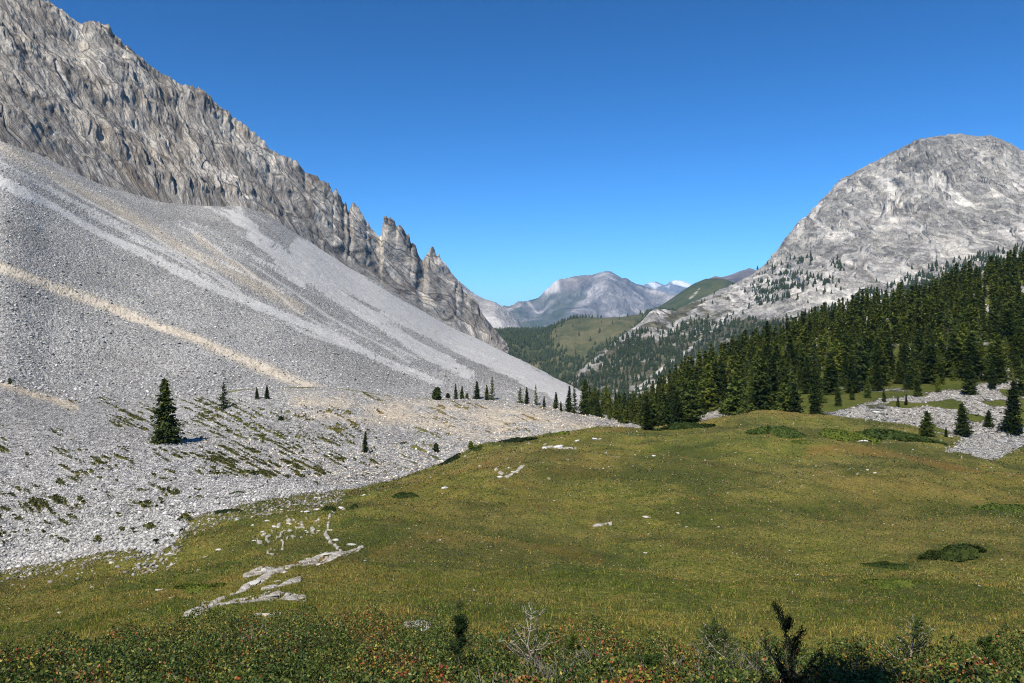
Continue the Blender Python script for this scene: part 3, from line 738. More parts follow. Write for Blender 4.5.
MH = simple('green_hill', 'rounded green pasture hill rising in the middle of the valley', M_HILL,
            [(430, 352), (470, 342), (485, 334), (500, 331), (515, 331), (530, 331), (545, 330), (555, 326), (565, 321), (575, 318), (590, 317), (605, 318), (620, 317), (640, 314), (660, 311), (690, 312), (720, 330)],
            2500, 1350, 432, amp=14, sc=130, masks=lambda: {'g': np.maximum(.25 * (PX < 545), .15 + 0 * PX)}, gr=.5)
simple('dark_hill', 'dark green rounded hill behind the rocky spur', M_HILLD,
       [(630, 322), (650, 311), (665, 303), (675, 296), (685, 289), (695, 283), (705, 279), (715, 278), (725, 279), (738, 284), (760, 292), (790, 305)], 3400, 2600, 335, amp=12, sc=160, masks=lambda: {'g': line([(700, 290), (690, 300)], 2, 2) * .8}, gr=.3)
simple('pale_ridge', 'pale rocky ridge far down the valley beside the fins', M_FARL,
       [(450, 272), (458, 280), (466, 287), (475, 294), (485, 299), (495, 302), (503, 307), (510, 313), (518, 320), (527, 334), (540, 342)], 4200, 2900, 350, amp=40, sc=260,
       masks=lambda: {'g': poly([(478, 316), (495, 318), (528, 333), (515, 336), (490, 330)], 3) * .8, 'r': poly([(470, 330), (500, 335), (500, 350), (470, 350)], 5)}, gr=.8)
simple('far_mountain', 'big blue grey mountain closing the valley', M_FAR,
       [(470, 322), (490, 313), (505, 308), (513, 308), (522, 303), (535, 300), (545, 297), (550, 289), (558, 282), (567, 278), (576, 276), (585, 275), (592, 275), (599, 273), (606, 271), (611, 271.5), (616, 274.5), (622, 278), (627, 278.5), (634, 283), (638, 285),
        (650, 288), (665, 293), (690, 297), (720, 300), (760, 312)], 9000, 6200, 352, amp=230, sc=900,
       masks=lambda: {'r': np.maximum(poly([(515, 312), (545, 300), (570, 297), (588, 300), (575, 318), (560, 335), (500, 345), (515, 325)], 5) * smooth(-.35, .2, fbm(X / 400, Y / 400, Z / 300, 4)), smooth(322, 345, P) * .5),
                      'g': poly([(548, 297), (558, 284), (563, 288), (562, 296), (545, 301)], 2) * .9 + line([(530, 307), (540, 318)], 1, 1) * .5 + line([(524, 312), (512, 320)], 1.2, 1) * .5,
                      'b': np.maximum(poly([(560, 283), (600, 273), (590, 290), (570, 298)], 5) * .35, line([(525, 305), (515, 318)], 2, 2) * .6)}, gr=.7)
simple('snowy_mountain', 'distant snow streaked mountains on the skyline', M_SNOW,
       [(620, 300), (635, 292), (642, 287), (650, 282.5), (656, 281.5), (661, 284), (666, 285), (671, 281), (676, 280), (684, 281), (691, 284), (700, 288), (715, 290), (735, 296)], 16000, 13000, 330, amp=260, sc=1400,
       masks=lambda: {'g': np.maximum.reduce([poly([(645, 286), (652, 284), (662, 288), (657, 294)], 1.2), poly([(670, 279), (694, 281), (690, 289), (674, 286)], 1.2), poly([(666, 288), (672, 289), (670, 292)], 1)])}, gr=.6)
simple('purple_ridge', 'bare purple grey ridge behind the dark hill', M_FARP,
       [(670, 300), (690, 293), (700, 284), (708, 279), (715, 276), (722, 277), (730, 275), (740, 271), (750, 268), (758, 271), (775, 280), (800, 300)], 6200, 5000, 330, amp=70, sc=600, gr=.4)
simple('valley_floor', 'valley floor far below', M_HILLD, [(200, 432), (480, 426), (700, 432), (1100, 440)], 1400, 420, 640, amp=4, sc=60, step=4)

# ground out to the horizon, below everything seen
xs = np.linspace(-1, 1, 41); 
gx, gy = np.meshgrid(np.sign(xs) * np.abs(xs) ** 1.6 * 22000, np.linspace(0, 1, 41) ** 1.5 * 26000 - 600)
gz = np.full_like(gx, -330.0)
idx = np.arange(gx.size).reshape(gx.shape)
me = mesh_from('terrain', np.stack([gx, gy, gz], -1).reshape(-1, 3), np.stack([idx[:-1, :-1], idx[:-1, 1:], idx[1:, 1:], idx[1:, :-1]], -1).reshape(-1, 4))
me.materials.append(M_HILLD)
o = bpy.data.objects.new('terrain', me); COL.objects.link(o); o['kind'] = 'structure'
# ------------------------------------------------------------------ finding points on the ground
_a, _b = np.searchsorted(pxc, [-420, 1500])
_i = np.stack([G.X, G.Y, G.Z], -1)[::2, _a:_b:2]
_n = np.arange(_i.shape[0] * _i.shape[1]).reshape(_i.shape[:2])
GT = BVHTree.FromPolygons(_i.reshape(-1, 3).tolist(), np.stack([_n[:-1, :-1], _n[:-1, 1:], _n[1:, 1:], _n[1:, :-1]], -1).reshape(-1, 4).tolist())
def hit(px, py):
    d = Vector(((px - CX) / F, 1.0, (CY - py) / F)).normalized()
    h = GT.ray_cast(Vector((0, 0, 0)), d)
    return h[0]
def drop(x, y):
    h = GT.ray_cast(Vector((x, y, 400)), Vector((0, 0, -1)))
    return h
# ------------------------------------------------------------------ things
def tag(o, label=None, cat=None, group=None):
    if label: o['label'] = label
    if cat: o['category'] = cat
    if group: o['group'] = group
    return o

def link(name, me, parent=None):
    o = bpy.data.objects.new(name, me); COL.objects.link(o)
    if parent: o.parent = parent
    return o

def tube(pts, radii, sides=6):
    """swept tube, returns verts, quads"""
    pts = np.array(pts, float); k = len(pts)
    vs, fs = [], []
    for i in range(k):
        d = pts[min(i + 1, k - 1)] - pts[max(i - 1, 0)]
        d /= np.linalg.norm(d) + 1e-9
        a = np.cross(d, [.3, .9, .1] if abs(d[0]) > .7 else [1, .05, 0]); a /= np.linalg.norm(a)
        b = np.cross(d, a)
        for j in range(sides):
            t = 2 * math.pi * j / sides
            vs.append(pts[i] + radii[i] * (math.cos(t) * a + math.sin(t) * b))
    for i in range(k - 1):
        for j in range(sides):
            fs.append((i * sides + j, i * sides + (j + 1) % sides, (i + 1) * sides + (j + 1) % sides, (i + 1) * sides + j))
    return vs, fs

def merge(parts):
    V, Fc, n = [], [], 0
    for v, f in parts:
        v = np.asarray(v, float); f = np.asarray(f, int)
        V.append(v); Fc.append(f + n); n += len(v)
    return np.concatenate(V), np.concatenate(Fc)

def quads_at(c, ax, bx):
    """c, ax, bx: (n,3) centres and half axes -> verts, quads"""
    n = len(c)
    v = np.stack([c - ax - bx, c + ax - bx * .6, c + ax * .9 + bx, c - ax * .7 + bx * .8], 1).reshape(-1, 3)
    f = np.arange(n * 4).reshape(n, 4)
    return v, f

def unit(v): return v / (np.linalg.norm(v, axis=-1, keepdims=True) + 1e-9)

def conifer(h, r, seed, lev=34, per=7, clump=.30, droop=.35, base=.04, sparse=0.0, power=.85, per_branch=7):
    g = np.random.default_rng(seed)
    C, A, B = [], [], []
    lump = g.uniform(.75, 1.2, 12)
    for i in range(lev):
        t = base + (1 - base) * (i + g.uniform(-.4, .4)) / lev
        t = min(max(t, base), .985)
        z = t * h
        prof = (1 - t) ** power * (1 if t > .12 else .72 + 2.3 * t)
        for j in range(per if t < .8 else max(4, per - 2)):
            if g.random() < sparse: continue
            a = g.uniform(0, 2 * math.pi)
            L = r * prof * g.uniform(.62, 1.12) * lump[int(a / (2 * math.pi) * 12) % 12] + .02 * h
            k = max(2, int(per_branch * (L / r) + 1.5))
            s = np.linspace(.22, 1, k) + g.uniform(-.06, .06, k)
            d = np.array([math.cos(a), math.sin(a), 0.0]); sd = np.array([-d[1], d[0], 0.0])
            dr = droop * g.uniform(.6, 1.4)
            c = d[None] * (s * L)[:, None] + sd[None] * (g.normal(0, .10, k) * L)[:, None]
            c[:, 2] = z - dr * L * s + .28 * L * s ** 2.6 + g.normal(0, .012, k) * h
            sz = clump * h / 10 * (1.15 - .55 * s) * g.uniform(.7, 1.35, k)
            out = unit(d[None] + np.c_[g.normal(0, .35, (k, 2)), g.normal(-.25, .25, k)])
            sid = unit(sd[None] + np.c_[g.normal(0, .3, (k, 2)), g.normal(0, .45, k)])
            C.append(c); A.append(out * (sz * 1.35)[:, None]); B.append(sid * (sz * .72)[:, None])
            # hanging side twigs
            c2 = c + sd[None] * (g.choice([-1, 1], k) * L * g.uniform(.05, .2, k))[:, None] - np.array([0, 0, 1])[None] * (sz * .4)[:, None]
            C.append(c2); A.append(unit(out + g.normal(0, .5, (k, 3))) * (sz * .9)[:, None]); B.append(unit(np.c_[g.normal(0, .4, (k, 2)), -np.ones(k)]) * (sz * .55)[:, None])
    # leader
    k = 6
    c = np.c_[g.normal(0, .01 * h, (k, 2)), np.linspace(.93, 1.0, k) * h]
    C.append(c); A.append(np.tile([0, 0, .02 * h], (k, 1))); B.append(unit(g.normal(0, 1, (k, 3)) * [1, 1, .1]) * .008 * h)
    v, f = quads_at(np.concatenate(C), np.concatenate(A), np.concatenate(B))
    crown = mesh_from('crown', v, f)
    zs = np.linspace(-.04, .97, 9)
    wob = g.normal(0, .004 * h, (9, 2)); wob[0] = 0
    tv, tf = tube(np.c_[wob, zs * h], [max(.004, .017 * (1 - z) ** .8 + .002) * h * (1.35 if i == 0 else 1) for i, z in enumerate(zs)], 7)
    parts = [(tv, tf)]
    for i in range(26):
        t = g.uniform(.06, .8); a = g.uniform(0, 6.28); L = r * (1 - t) ** power * g.uniform(.6, .95)
        p0 = np.array([0, 0, t * h]); p2 = np.array([math.cos(a) * L, math.sin(a) * L, t * h - droop * L * .8]); p1 = (p0 + p2) / 2 + [0, 0, .04 * L]
        parts.append(tube([p0, p1, p2], [.004 * h, .0025 * h, .0008 * h], 4))
    v, f = merge(parts)
    trunk = mesh_from('trunk', v, f)
    return crown, trunk

def make_tree(name, meshes, mats, loc, scale, rz, label, cat, group=None, wide=1.0):
    root = bpy.data.objects.new(name, None); COL.objects.link(root)
    root.empty_display_size = .2
    root.location = loc; root.rotation_euler = (random.uniform(-.03, .03), random.uniform(-.03, .03), rz)
    root.scale = (scale * wide, scale * wide, scale)
    tag(root, label, cat, group)
    crown, trunk = meshes
    if not crown.materials: crown.materials.append(mats[0])
    if not trunk.materials: trunk.materials.append(mats[1])
    link('crown', crown, root); link('trunk', trunk, root)
    return root

# kinds (all 10 m tall)
SPR = [conifer(10, 1.95, 10 + i, lev=42, per=8, sparse=.10, clump=.23, per_branch=8) for i in range(3)]                 # full spruce
SLM = [conifer(10, 1.5, 20 + i, lev=42, per=7, sparse=.16, clump=.22) for i in range(3)]                # slimmer
ARO = [conifer(10, 2.35, 30 + i, lev=34, per=9, droop=.12, power=.62, clump=.28, sparse=.14) for i in range(3)]   # broad arolla pine
LAR = [conifer(10, 2.2, 40 + i, lev=28, per=6, droop=.15, clump=.22, sparse=.3) for i in range(3)]             # thin larch
BSH = [conifer(10, 5.2, 50 + i, lev=18, per=12, droop=.0, power=.45, clump=.75, base=.0) for i in range(3)]    # bushy young pine
LONE = conifer(10, 2.8, 61, lev=44, per=9, clump=.26, droop=.36, power=.80, sparse=.16, per_branch=9, base=.01)
for m_ in LAR: m_[0].materials.append(M_NEEDLE_L)

def plant(px, py, hpx, kind, label, cat='tree', group=None, wide=1.0, mat=None, name='conifer'):
    p = hit(px, py)
    if p is None: return None
    return make_tree(name, kind, (mat or M_NEEDLE, M_BARK), p, hpx / F * p.y / 10, random.uniform(0, 6.28), label, cat, group, wide)

plant(166, 442, 63, LONE, 'tall full spruce standing alone in the middle of the grey scree', name='spruce_tree')
plant(224, 409, 28, LAR[0], 'mid-sized open spruce above the streaked slope, between the tall lone spruce and a small pair', mat=M_NEEDLE, wide=1.35, name='spruce_tree')
plant(257, 399, 12, SPR[0], 'shorter tree of the small pair at the start of the moraine crest', name='spruce_tree', wide=1.2)
plant(267, 399, 14, SPR[1], 'taller tree of the small pair at the start of the moraine crest', name='spruce_tree', wide=1.2)
plant(365, 453, 22, SLM[0], 'narrow dark spruce on the lower stony face of the moraine', name='spruce_tree', wide=1.15)
plant(436, 452, 9, BSH[0], 'tiny green seedling pine near the foot of the moraine face', name='young_pine', wide=.7)
plant(471, 449, 8, BSH[1], 'tiny pale green larch just behind the knoll edge', name='young_larch', mat=M_NEEDLE_L, wide=.7)
plant(10, 384, 6, BSH[2], 'tiny dark bush at the top of the tan turf strip on the scree', name='young_pine', cat='bush', wide=.7)
plant(281, 420, 4, BSH[0], 'low dark bush on the streaked slope below the small pair of spruces', name='young_pine', cat='bush', wide=1.6)
row = [(437, 400, 13, BSH[1], .85, 'round bushy pine at the near end of the tree row on the moraine crest'),
       (448, 398, 5, BSH[2], .9, 'knee-high pine between the round bush and the slim pair on the moraine crest'),
       (456, 399, 15, SLM[1], 1.1, 'slimmer tree of the close pair beside the round bush on the moraine crest'),
       (462, 399, 13, SPR[0], 1.2, 'broader tree of the close pair beside the round bush on the moraine crest'),
       (467, 399, 6, BSH[0], .6, 'small young pine leaning on the close pair on the moraine crest'),
       (477, 399, 18, SPR[2], 1.25, 'separate medium spruce in the middle of the moraine crest row'),
       (487, 400, 15, SPR[1], 1.1, 'dark spruce tucked against the tallest thin larch on the crest'),
       (492, 400, 23, LAR[1], .95, 'tallest thin grey-green larch of the first crest group'),
       (520, 403, 17, LAR[2], 1.2, 'first open tree of the second crest group, after the gap'),
       (527, 404, 17, SLM[2], 1.2, 'dense dark spruce of the second crest group'),
       (536, 405, 21, LAR[0], .7, 'very thin see-through larch of the second crest group'),
       (544, 407, 11, SPR[0], .9, 'shortest spruce ending the second crest group'),
       (556, 409, 17, SPR[1], 1.1, 'first dark spruce where the crest row thickens toward the forest'),
       (561, 411, 10, SPR[2], 1.0, 'short spruce at the foot of the thickening crest row'),
       (569, 412, 26, SPR[0], .9, 'narrow tall spruce rising over shorter ones at the thickening crest row'),
       (575, 413, 27, LAR[1], .9, 'grey-green larch with the scree edge showing through its crown')]
for px, py, h_, k_, w_, lb in row:
    plant(px, py, h_, k_, lb, wide=w_, name='larch_tree' if k_ in LAR else ('young_pine' if k_ in BSH else 'spruce_tree'))
GRP = 'conifers in the dense forest'
for px, py, h_, k_, w_, lb in [
        (585, 415, 37, ARO[0], .8, 'big light green conifer at the front where the forest meets the scree edge'),
        (595, 415, 28, SPR[1], 1.0, 'dark spruce right beside the big light green conifer'),
        (607, 415, 30, ARO[1], .95, 'round-topped light green pine near the low end of the forest'),
        (616, 417, 24, SPR[2], 1., 'medium spruce beside the round-topped light green pine'),
        (624, 421, 29, ARO[2], .75, 'upright pine above the pale rubble at the low end of the forest'),
        (633, 421, 23, SLM[1], 1.2, 'dark slim spruce above the pale rubble beside the knoll'),
        (641, 424, 27, SPR[0], 1., 'light spruce just before the foremost dark tree at the knoll edge'),
        (647, 430, 34, SLM[2], 1.25, 'foremost dark spruce whose base meets the russet knoll edge'),
        (816, 403, 43, SPR[2], 1.1, 'tall dark spruce with its base on the green patch above the knoll'),
        (927, 436, 25, ARO[1], 1.5, 'squat bushy pine at the foot of the pale rubble slope'),
        (963, 436, 33, ARO[2], 1.15, 'larger bushy pine at the foot of the pale rubble slope'),
        (970, 395, 36, SPR[1], 1.3, 'broad dark spruce on the top edge of the pale rubble slope'),
        (898, 407, 11, SPR[0], 1.0, 'small spruce halfway up the pale rubble slope, left of its mate'),
        (906, 405, 11, SLM[0], 1.2, 'small spruce halfway up the pale rubble slope, right of its mate'),
        (946, 437, 10, SPR[1], 1.2, 'knee-high spruce between the two bushy pines below the rubble'),
        (1012, 433, 52, SPR[0], 1.2, 'large dark spruce at the right border of the rubble slope'),
        (726, 414, 14, BSH[1], 1.0, 'dark round bush at the side of the small tan stony mound'),
        (852, 400, 15, SPR[0], 1.1, 'first small spruce on the green strip above the rubble tip'),
        (868, 398, 20, ARO[0], .9, 'light green pine on the upper edge of the rubble near its tip'),
        (884, 402, 13, SLM[1], 1.3, 'small dark spruce just inside the upper edge of the rubble'),
        (918, 396, 24, SPR[2], 1.1, 'medium spruce on the upper edge of the rubble above the small pair'),
        (938, 392, 17, ARO[1], .9, 'low pine between the medium spruce and the broad dark spruce on the rubble edge'),
        (992, 389, 26, SLM[0], 1.2, 'narrow spruce high on the rubble edge beyond the broad dark one'),
        (988, 428, 18, ARO[2], 1.2, 'rounded pine low on the rubble beside the large dark spruce'),
        (838, 406, 22, SPR[1], 1.0, 'spruce on the green patch between the forest edge and the rubble tip'),
        (862, 436, 0, None, 0, '')]:
    if k_ is None: continue
    plant(px, py, h_, k_, lb, wide=w_, name='bush' if k_ in BSH else 'spruce_tree', cat='bush' if k_ in BSH else 'tree', mat=M_NEEDLE_L if 'light' in lb else None)
# dense forest on the right slope ---------------------------------------------------
cand = []
g2 = np.random.default_rng(99)
Zs = G.Z
def ground_pt(px, v):
    """a point of the ground sheet by azimuth and profile parameter"""
    c = int(np.clip(np.searchsorted(pxc, px), 0, len(pxc) - 1))
    r = int(np.clip(np.searchsorted(G.V[:, 0], v), 0, G.V.shape[0] - 1))
    return G.X[r, c], G.Y[r, c], G.Z[r, c], G.P[r, c]
def clear_zone(px, py, Yd):
    if ((px - 905) / 24) ** 2 + ((py - 352) / 9) ** 2 < 1 or ((px - 990) / 16) ** 2 + ((py - 352) / 8) ** 2 < 1 or ((px - 770) / 15) ** 2 + ((py - 372) / 6) ** 2 < 1: return True
    if 838 < px < 1018 and py > 397 - (px - 838) * .09 and Yd < 165: return True
    if 696 < px < 738 and py > 392 and Yd < 160: return True
    if 800 < px < 862 and 395 < py < 425: return True
    if 882 < px < 900 and 346 < py < 368: return True
    if 975 < px < 995 and 350 < py < 362: return True
    if px < 640 and Yd < 210: return True
    return False
placed = []
tries = 0
while tries < 90000 and len(placed) < 1150:
    tries += 1
    X0 = g2.uniform(-10, 330); Y0 = g2.uniform(120, 395)
    px = CX + F * X0 / Y0
    if px < 585 or px > 1110: continue
    h = drop(X0, Y0)
    if h[0] is None: continue
    z = h[0].z; py = CY - F * z / Y0
    if Y0 < 150 and px < 800 and g2.random() < .3: continue
    if clear_zone(px, py, Y0): continue
    if px < 650 and (Y0 < 200 or g2.random() < .35): continue
    if np.interp(px, tl[:, 0], tl[:, 1]) * 1.03 < Y0: continue
    gapn = float(perlin(np.array([X0 / 26]), np.array([Y0 / 26]), np.array([3.3]))[0])
    if gapn > .27 and g2.random() < .92: continue
    md = 2.9 + 1.0 * (Y0 > 250)
    if any((X0 - q[0]) ** 2 + (Y0 - q[1]) ** 2 < md * md for q in placed): continue
    placed.append((X0, Y0, z, px, py))
placed.sort(key=lambda q: q[1])
inview = [q for q in placed if 560 < q[3] < 1045]
single = inview[:262]; sset = set(single)
rest = [q for q in placed if q not in sset]
lab = {0: ('dark green full spruce standing among others in the dense forest below the pale mountain', 'full spruces of the dense forest'),
       1: ('dark green narrow spruce standing among others in the dense forest below the pale mountain', 'narrow spruces of the dense forest'),
       2: ('broad-crowned pine standing among spruces in the dense forest below the pale mountain', 'broad pines of the dense forest'),
       3: ('pale green thin larch standing among spruces in the dense forest below the pale mountain', 'thin larches of the dense forest')}
for q in single:
    kk = int(g2.choice([0, 1, 2, 3], p=[.34, .18, .28, .20]))
    kind = [SPR, SLM, ARO, LAR][kk][int(g2.integers(3))]
    hh = (3.5 + 7.2 * g2.random() ** 1.1) * np.interp(q[3], [580, 640, 700, 1024], [.62, .72, 1.0, 1.08])
    make_tree(['spruce_tree', 'spruce_tree', 'pine_tree', 'larch_tree'][kk], kind, (M_NEEDLE, M_BARK), (q[0], q[1], q[2] - .2), hh / 10, g2.uniform(0, 6.28), lab[kk][0], 'tree', lab[kk][1], float(g2.uniform(.85, 1.4)))

# the rest of the wood: one mass
def crown_arrays(me):
    v = np.empty(len(me.vertices) * 3, np.float32); me.vertices.foreach_get('co', v); v = v.reshape(-1, 3)
    f = np.arange(len(v)).reshape(-1, 4)
    return v, f
LOW = [conifer(10, [1.9, 1.6, 2.2, 1.7][i], 70 + i, lev=22, per=6, clump=.42, sparse=.1, per_branch=4)[0] for i in range(4)]
LOWA = [crown_arrays(m) for m in LOW]
def mass(name, pts, hts, arr, mat, label, cat='forest'):
    parts = []
    for (x, y, z), h in zip(pts, hts):
        v, f = arr[int(g2.integers(len(arr)))]
        a = g2.uniform(0, 6.28); s = h / 10; w = s * g2.uniform(.85, 1.2)
        c_, s_ = math.cos(a), math.sin(a)
        vv = np.empty_like(v)
        vv[:, 0] = (v[:, 0] * c_ - v[:, 1] * s_) * w + x; vv[:, 1] = (v[:, 0] * s_ + v[:, 1] * c_) * w + y; vv[:, 2] = v[:, 2] * s + z
        parts.append((vv, f))
    v, f = merge(parts)
    me = mesh_from(name, v, f); me.materials.append(mat)
    o = link(name, me); o['kind'] = 'stuff'; tag(o, label, cat)
    return o
mass('forest', [(q[0], q[1], q[2] - .2) for q in rest], [float((4.5 + 6.8 * g2.random()) * np.interp(q[3], [580, 640, 700, 1024], [.6, .7, 1.0, 1.05])) for q in rest], LOWA, M_NEEDLE, 'upper part of the dense dark forest climbing the slope below the pale mountain')
# far wooded slopes
def tiny(seed):
    g = np.random.default_rng(seed)
    vs, fs = [], []
    n = 0
    for t0, t1, r0 in ((.02, .45, .27), (.3, .75, .2), (.58, 1.0, .12)):
        k = 5
        a0 = g.uniform(0, 6.28)
        ring = [[math.cos(a0 + 6.283 * i / k) * r0 * g.uniform(.7, 1.2), math.sin(a0 + 6.283 * i / k) * r0 * g.uniform(.7, 1.2), t0 + g.uniform(-.05, .05)] for i in range(k)]
        vs += ring + [[g.normal(0, .01), g.normal(0, .01), t1]]
        for i in range(k): fs.append((n + i, n + (i + 1) % k, n + k))
        n += k + 1
    return np.array(vs) * 10, np.array(fs)
TINY = [tiny(s) for s in range(6)]
def far_wood(S, dens, count, hr, name, label, seed):
    g = np.random.default_rng(seed)
    X, Y, Z, PX, P, V = S.X, S.Y, S.Z, S.PX, S.P, S.V
    d = dens(S)
    area = np.zeros_like(X)
    dx = np.linalg.norm(np.stack([np.gradient(X, axis=1), np.gradient(Y, axis=1), np.gradient(Z, axis=1)]), axis=0)
    dy = np.linalg.norm(np.stack([np.gradient(X, axis=0), np.gradient(Y, axis=0), np.gradient(Z, axis=0)]), axis=0)
    w = (d * dx * dy); w = w.ravel() / w.sum()
    ids = g.choice(w.size, count, p=w)
    parts = []
    for i in ids:
        x, y, z = X.flat[i] + g.uniform(-1.2, 1.2), Y.flat[i] + g.uniform(-3, 3), Z.flat[i] - .8
        v, f = TINY[int(g.integers(6))]
        s = g.uniform(*hr) / 10; a = g.uniform(0, 6.28); c_, s_ = math.cos(a), math.sin(a); w_ = s * g.uniform(.9, 1.35)
        parts.append((np.stack([(v[:, 0] * c_ - v[:, 1] * s_) * w_ + x, (v[:, 0] * s_ + v[:, 1] * c_) * w_ + y, v[:, 2] * s + z], 1), f))
    v, f = merge(parts)
    me = mesh_from(name, v, f); me.materials.append(M_FOREST)
    o = link(name, me); o['kind'] = 'stuff'; tag(o, label, 'forest')
def dens_mh(S):
    global PX, P
    PX, P = S.PX, S.P
    cl = poly([(546, 336), (562, 322), (576, 316), (640, 310), (655, 318), (612, 345), (596, 352), (584, 366), (566, 356)], 5)
    n = fbm(S.X / 90, S.Y / 90, S.Z / 90, 4)
    d = (1 - cl) * smooth(-.45, .0, n) + .012
    return d * (S.V > .05) * (S.V < 2.02) * smooth(700, 660, PX)
far_wood(MH, dens_mh, 11000, (9, 16), 'wooded_slope', 'far dark conifer wood covering the valley side round the green hill', 5)
def dens_rm(S):
    global PX, P
    PX, P = S.PX, S.P
    n = fbm(S.X / 60, S.Y / 60, S.Z / 60, 4)
    n2 = fbm((S.X + S.Z * .5) / 24, S.Y / 120, S.Z / 60, 3)
    lowv = np.interp(PX, [545, 600, 650, 700, 740, 1100], [300, 340, 330, 318, 322, 330])
    a = smooth(-4, 14, P - lowv) * smooth(790, 700, PX) * smooth(-.35, .1, n)
    sp = np.interp(PX, [560, 600, 640, 660, 700], [395, 365, 335, 325, 330])
    a = a * smooth(-2, 8, P - sp + 10)
    a = a * (1 - slideR * .9)
    b = poly([(752, 292), (775, 272), (840, 262), (850, 285), (870, 300), (870, 330), (830, 320), (800, 305), (760, 312)], 5) * smooth(-.12, .18, n2)
    c = smooth(0, 10, P - np.interp(PX, [740, 800, 860, 950, 1024], [325, 322, 298, 268, 250])) * (PX > 735) * smooth(-.35, 0.1, n2)
    e = .012 * (P > 260)
    return (np.maximum.reduce([a * 1.1, b * 1.0, c * 2.2]) + e) * (S.V > 1.0) * (S.V < 3.9)
slideR = slide
far_wood(RM, dens_rm, 10500, (7, 13), 'scattered_wood', 'far conifers scattered over the rocky spur and the foot of the pale mountain', 6)
# ------------------------------------------------------------------ stones
def ico(sub):
    import bmesh
    bm = bmesh.new(); bmesh.ops.create_icosphere(bm, subdivisions=sub, radius=1)
    v = np.array([list(x.co) for x in bm.verts]); f = np.array([[x.index for x in q.verts] for q in bm.faces]); bm.free()
    return v, f
I1, I2 = ico(1), ico(2)
def stone(seed, base=I2, rough=.35, flatz=.6):
    g = np.random.default_rng(seed)
    v, f = base
    v = v.copy()
    # cut by random planes: angular block
    for _ in range(9):
        d = unit(g.normal(size=3)); c = g.uniform(.5, .85)
        t = v @ d
        v = v - np.maximum(t - c, 0)[:, None] * d[None]
    v = v * (1 + rough * .3 * perlin(v[:, 0] * 2 + seed, v[:, 1] * 2, v[:, 2] * 2))[:, None]
    return v * np.array([1.2, .9, flatz]) * g.uniform(.85, 1.15, 3), f
ST = [stone(100 + i) for i in range(8)]
STM = {}
def stone_mesh(i, mat):
    key = (i, mat.name)
    if key not in STM:
        me = mesh_from('stone', *ST[i]); me.materials.append(mat); STM[key] = me
    return STM[key]
def put_stone(px, py, wpx, label, group=None, mat=None, flatz=1.0, name='stone'):
    p = hit(px, py)
    if p is None: return
    i = random.randrange(8)
    o = link(name, stone_mesh(i, mat or M_STONEW))
    s = wpx / 2.3 / F * p.y
    o.scale = (s, s * random.uniform(.8, 1.2), s * flatz)
    o.rotation_euler = (random.uniform(-.25, .25), random.uniform(-.25, .25), random.uniform(-.5, .5))
    o.location = (p.x, p.y, p.z + s * .02 * flatz)
    tag(o, label, 'stone', group)
    return o
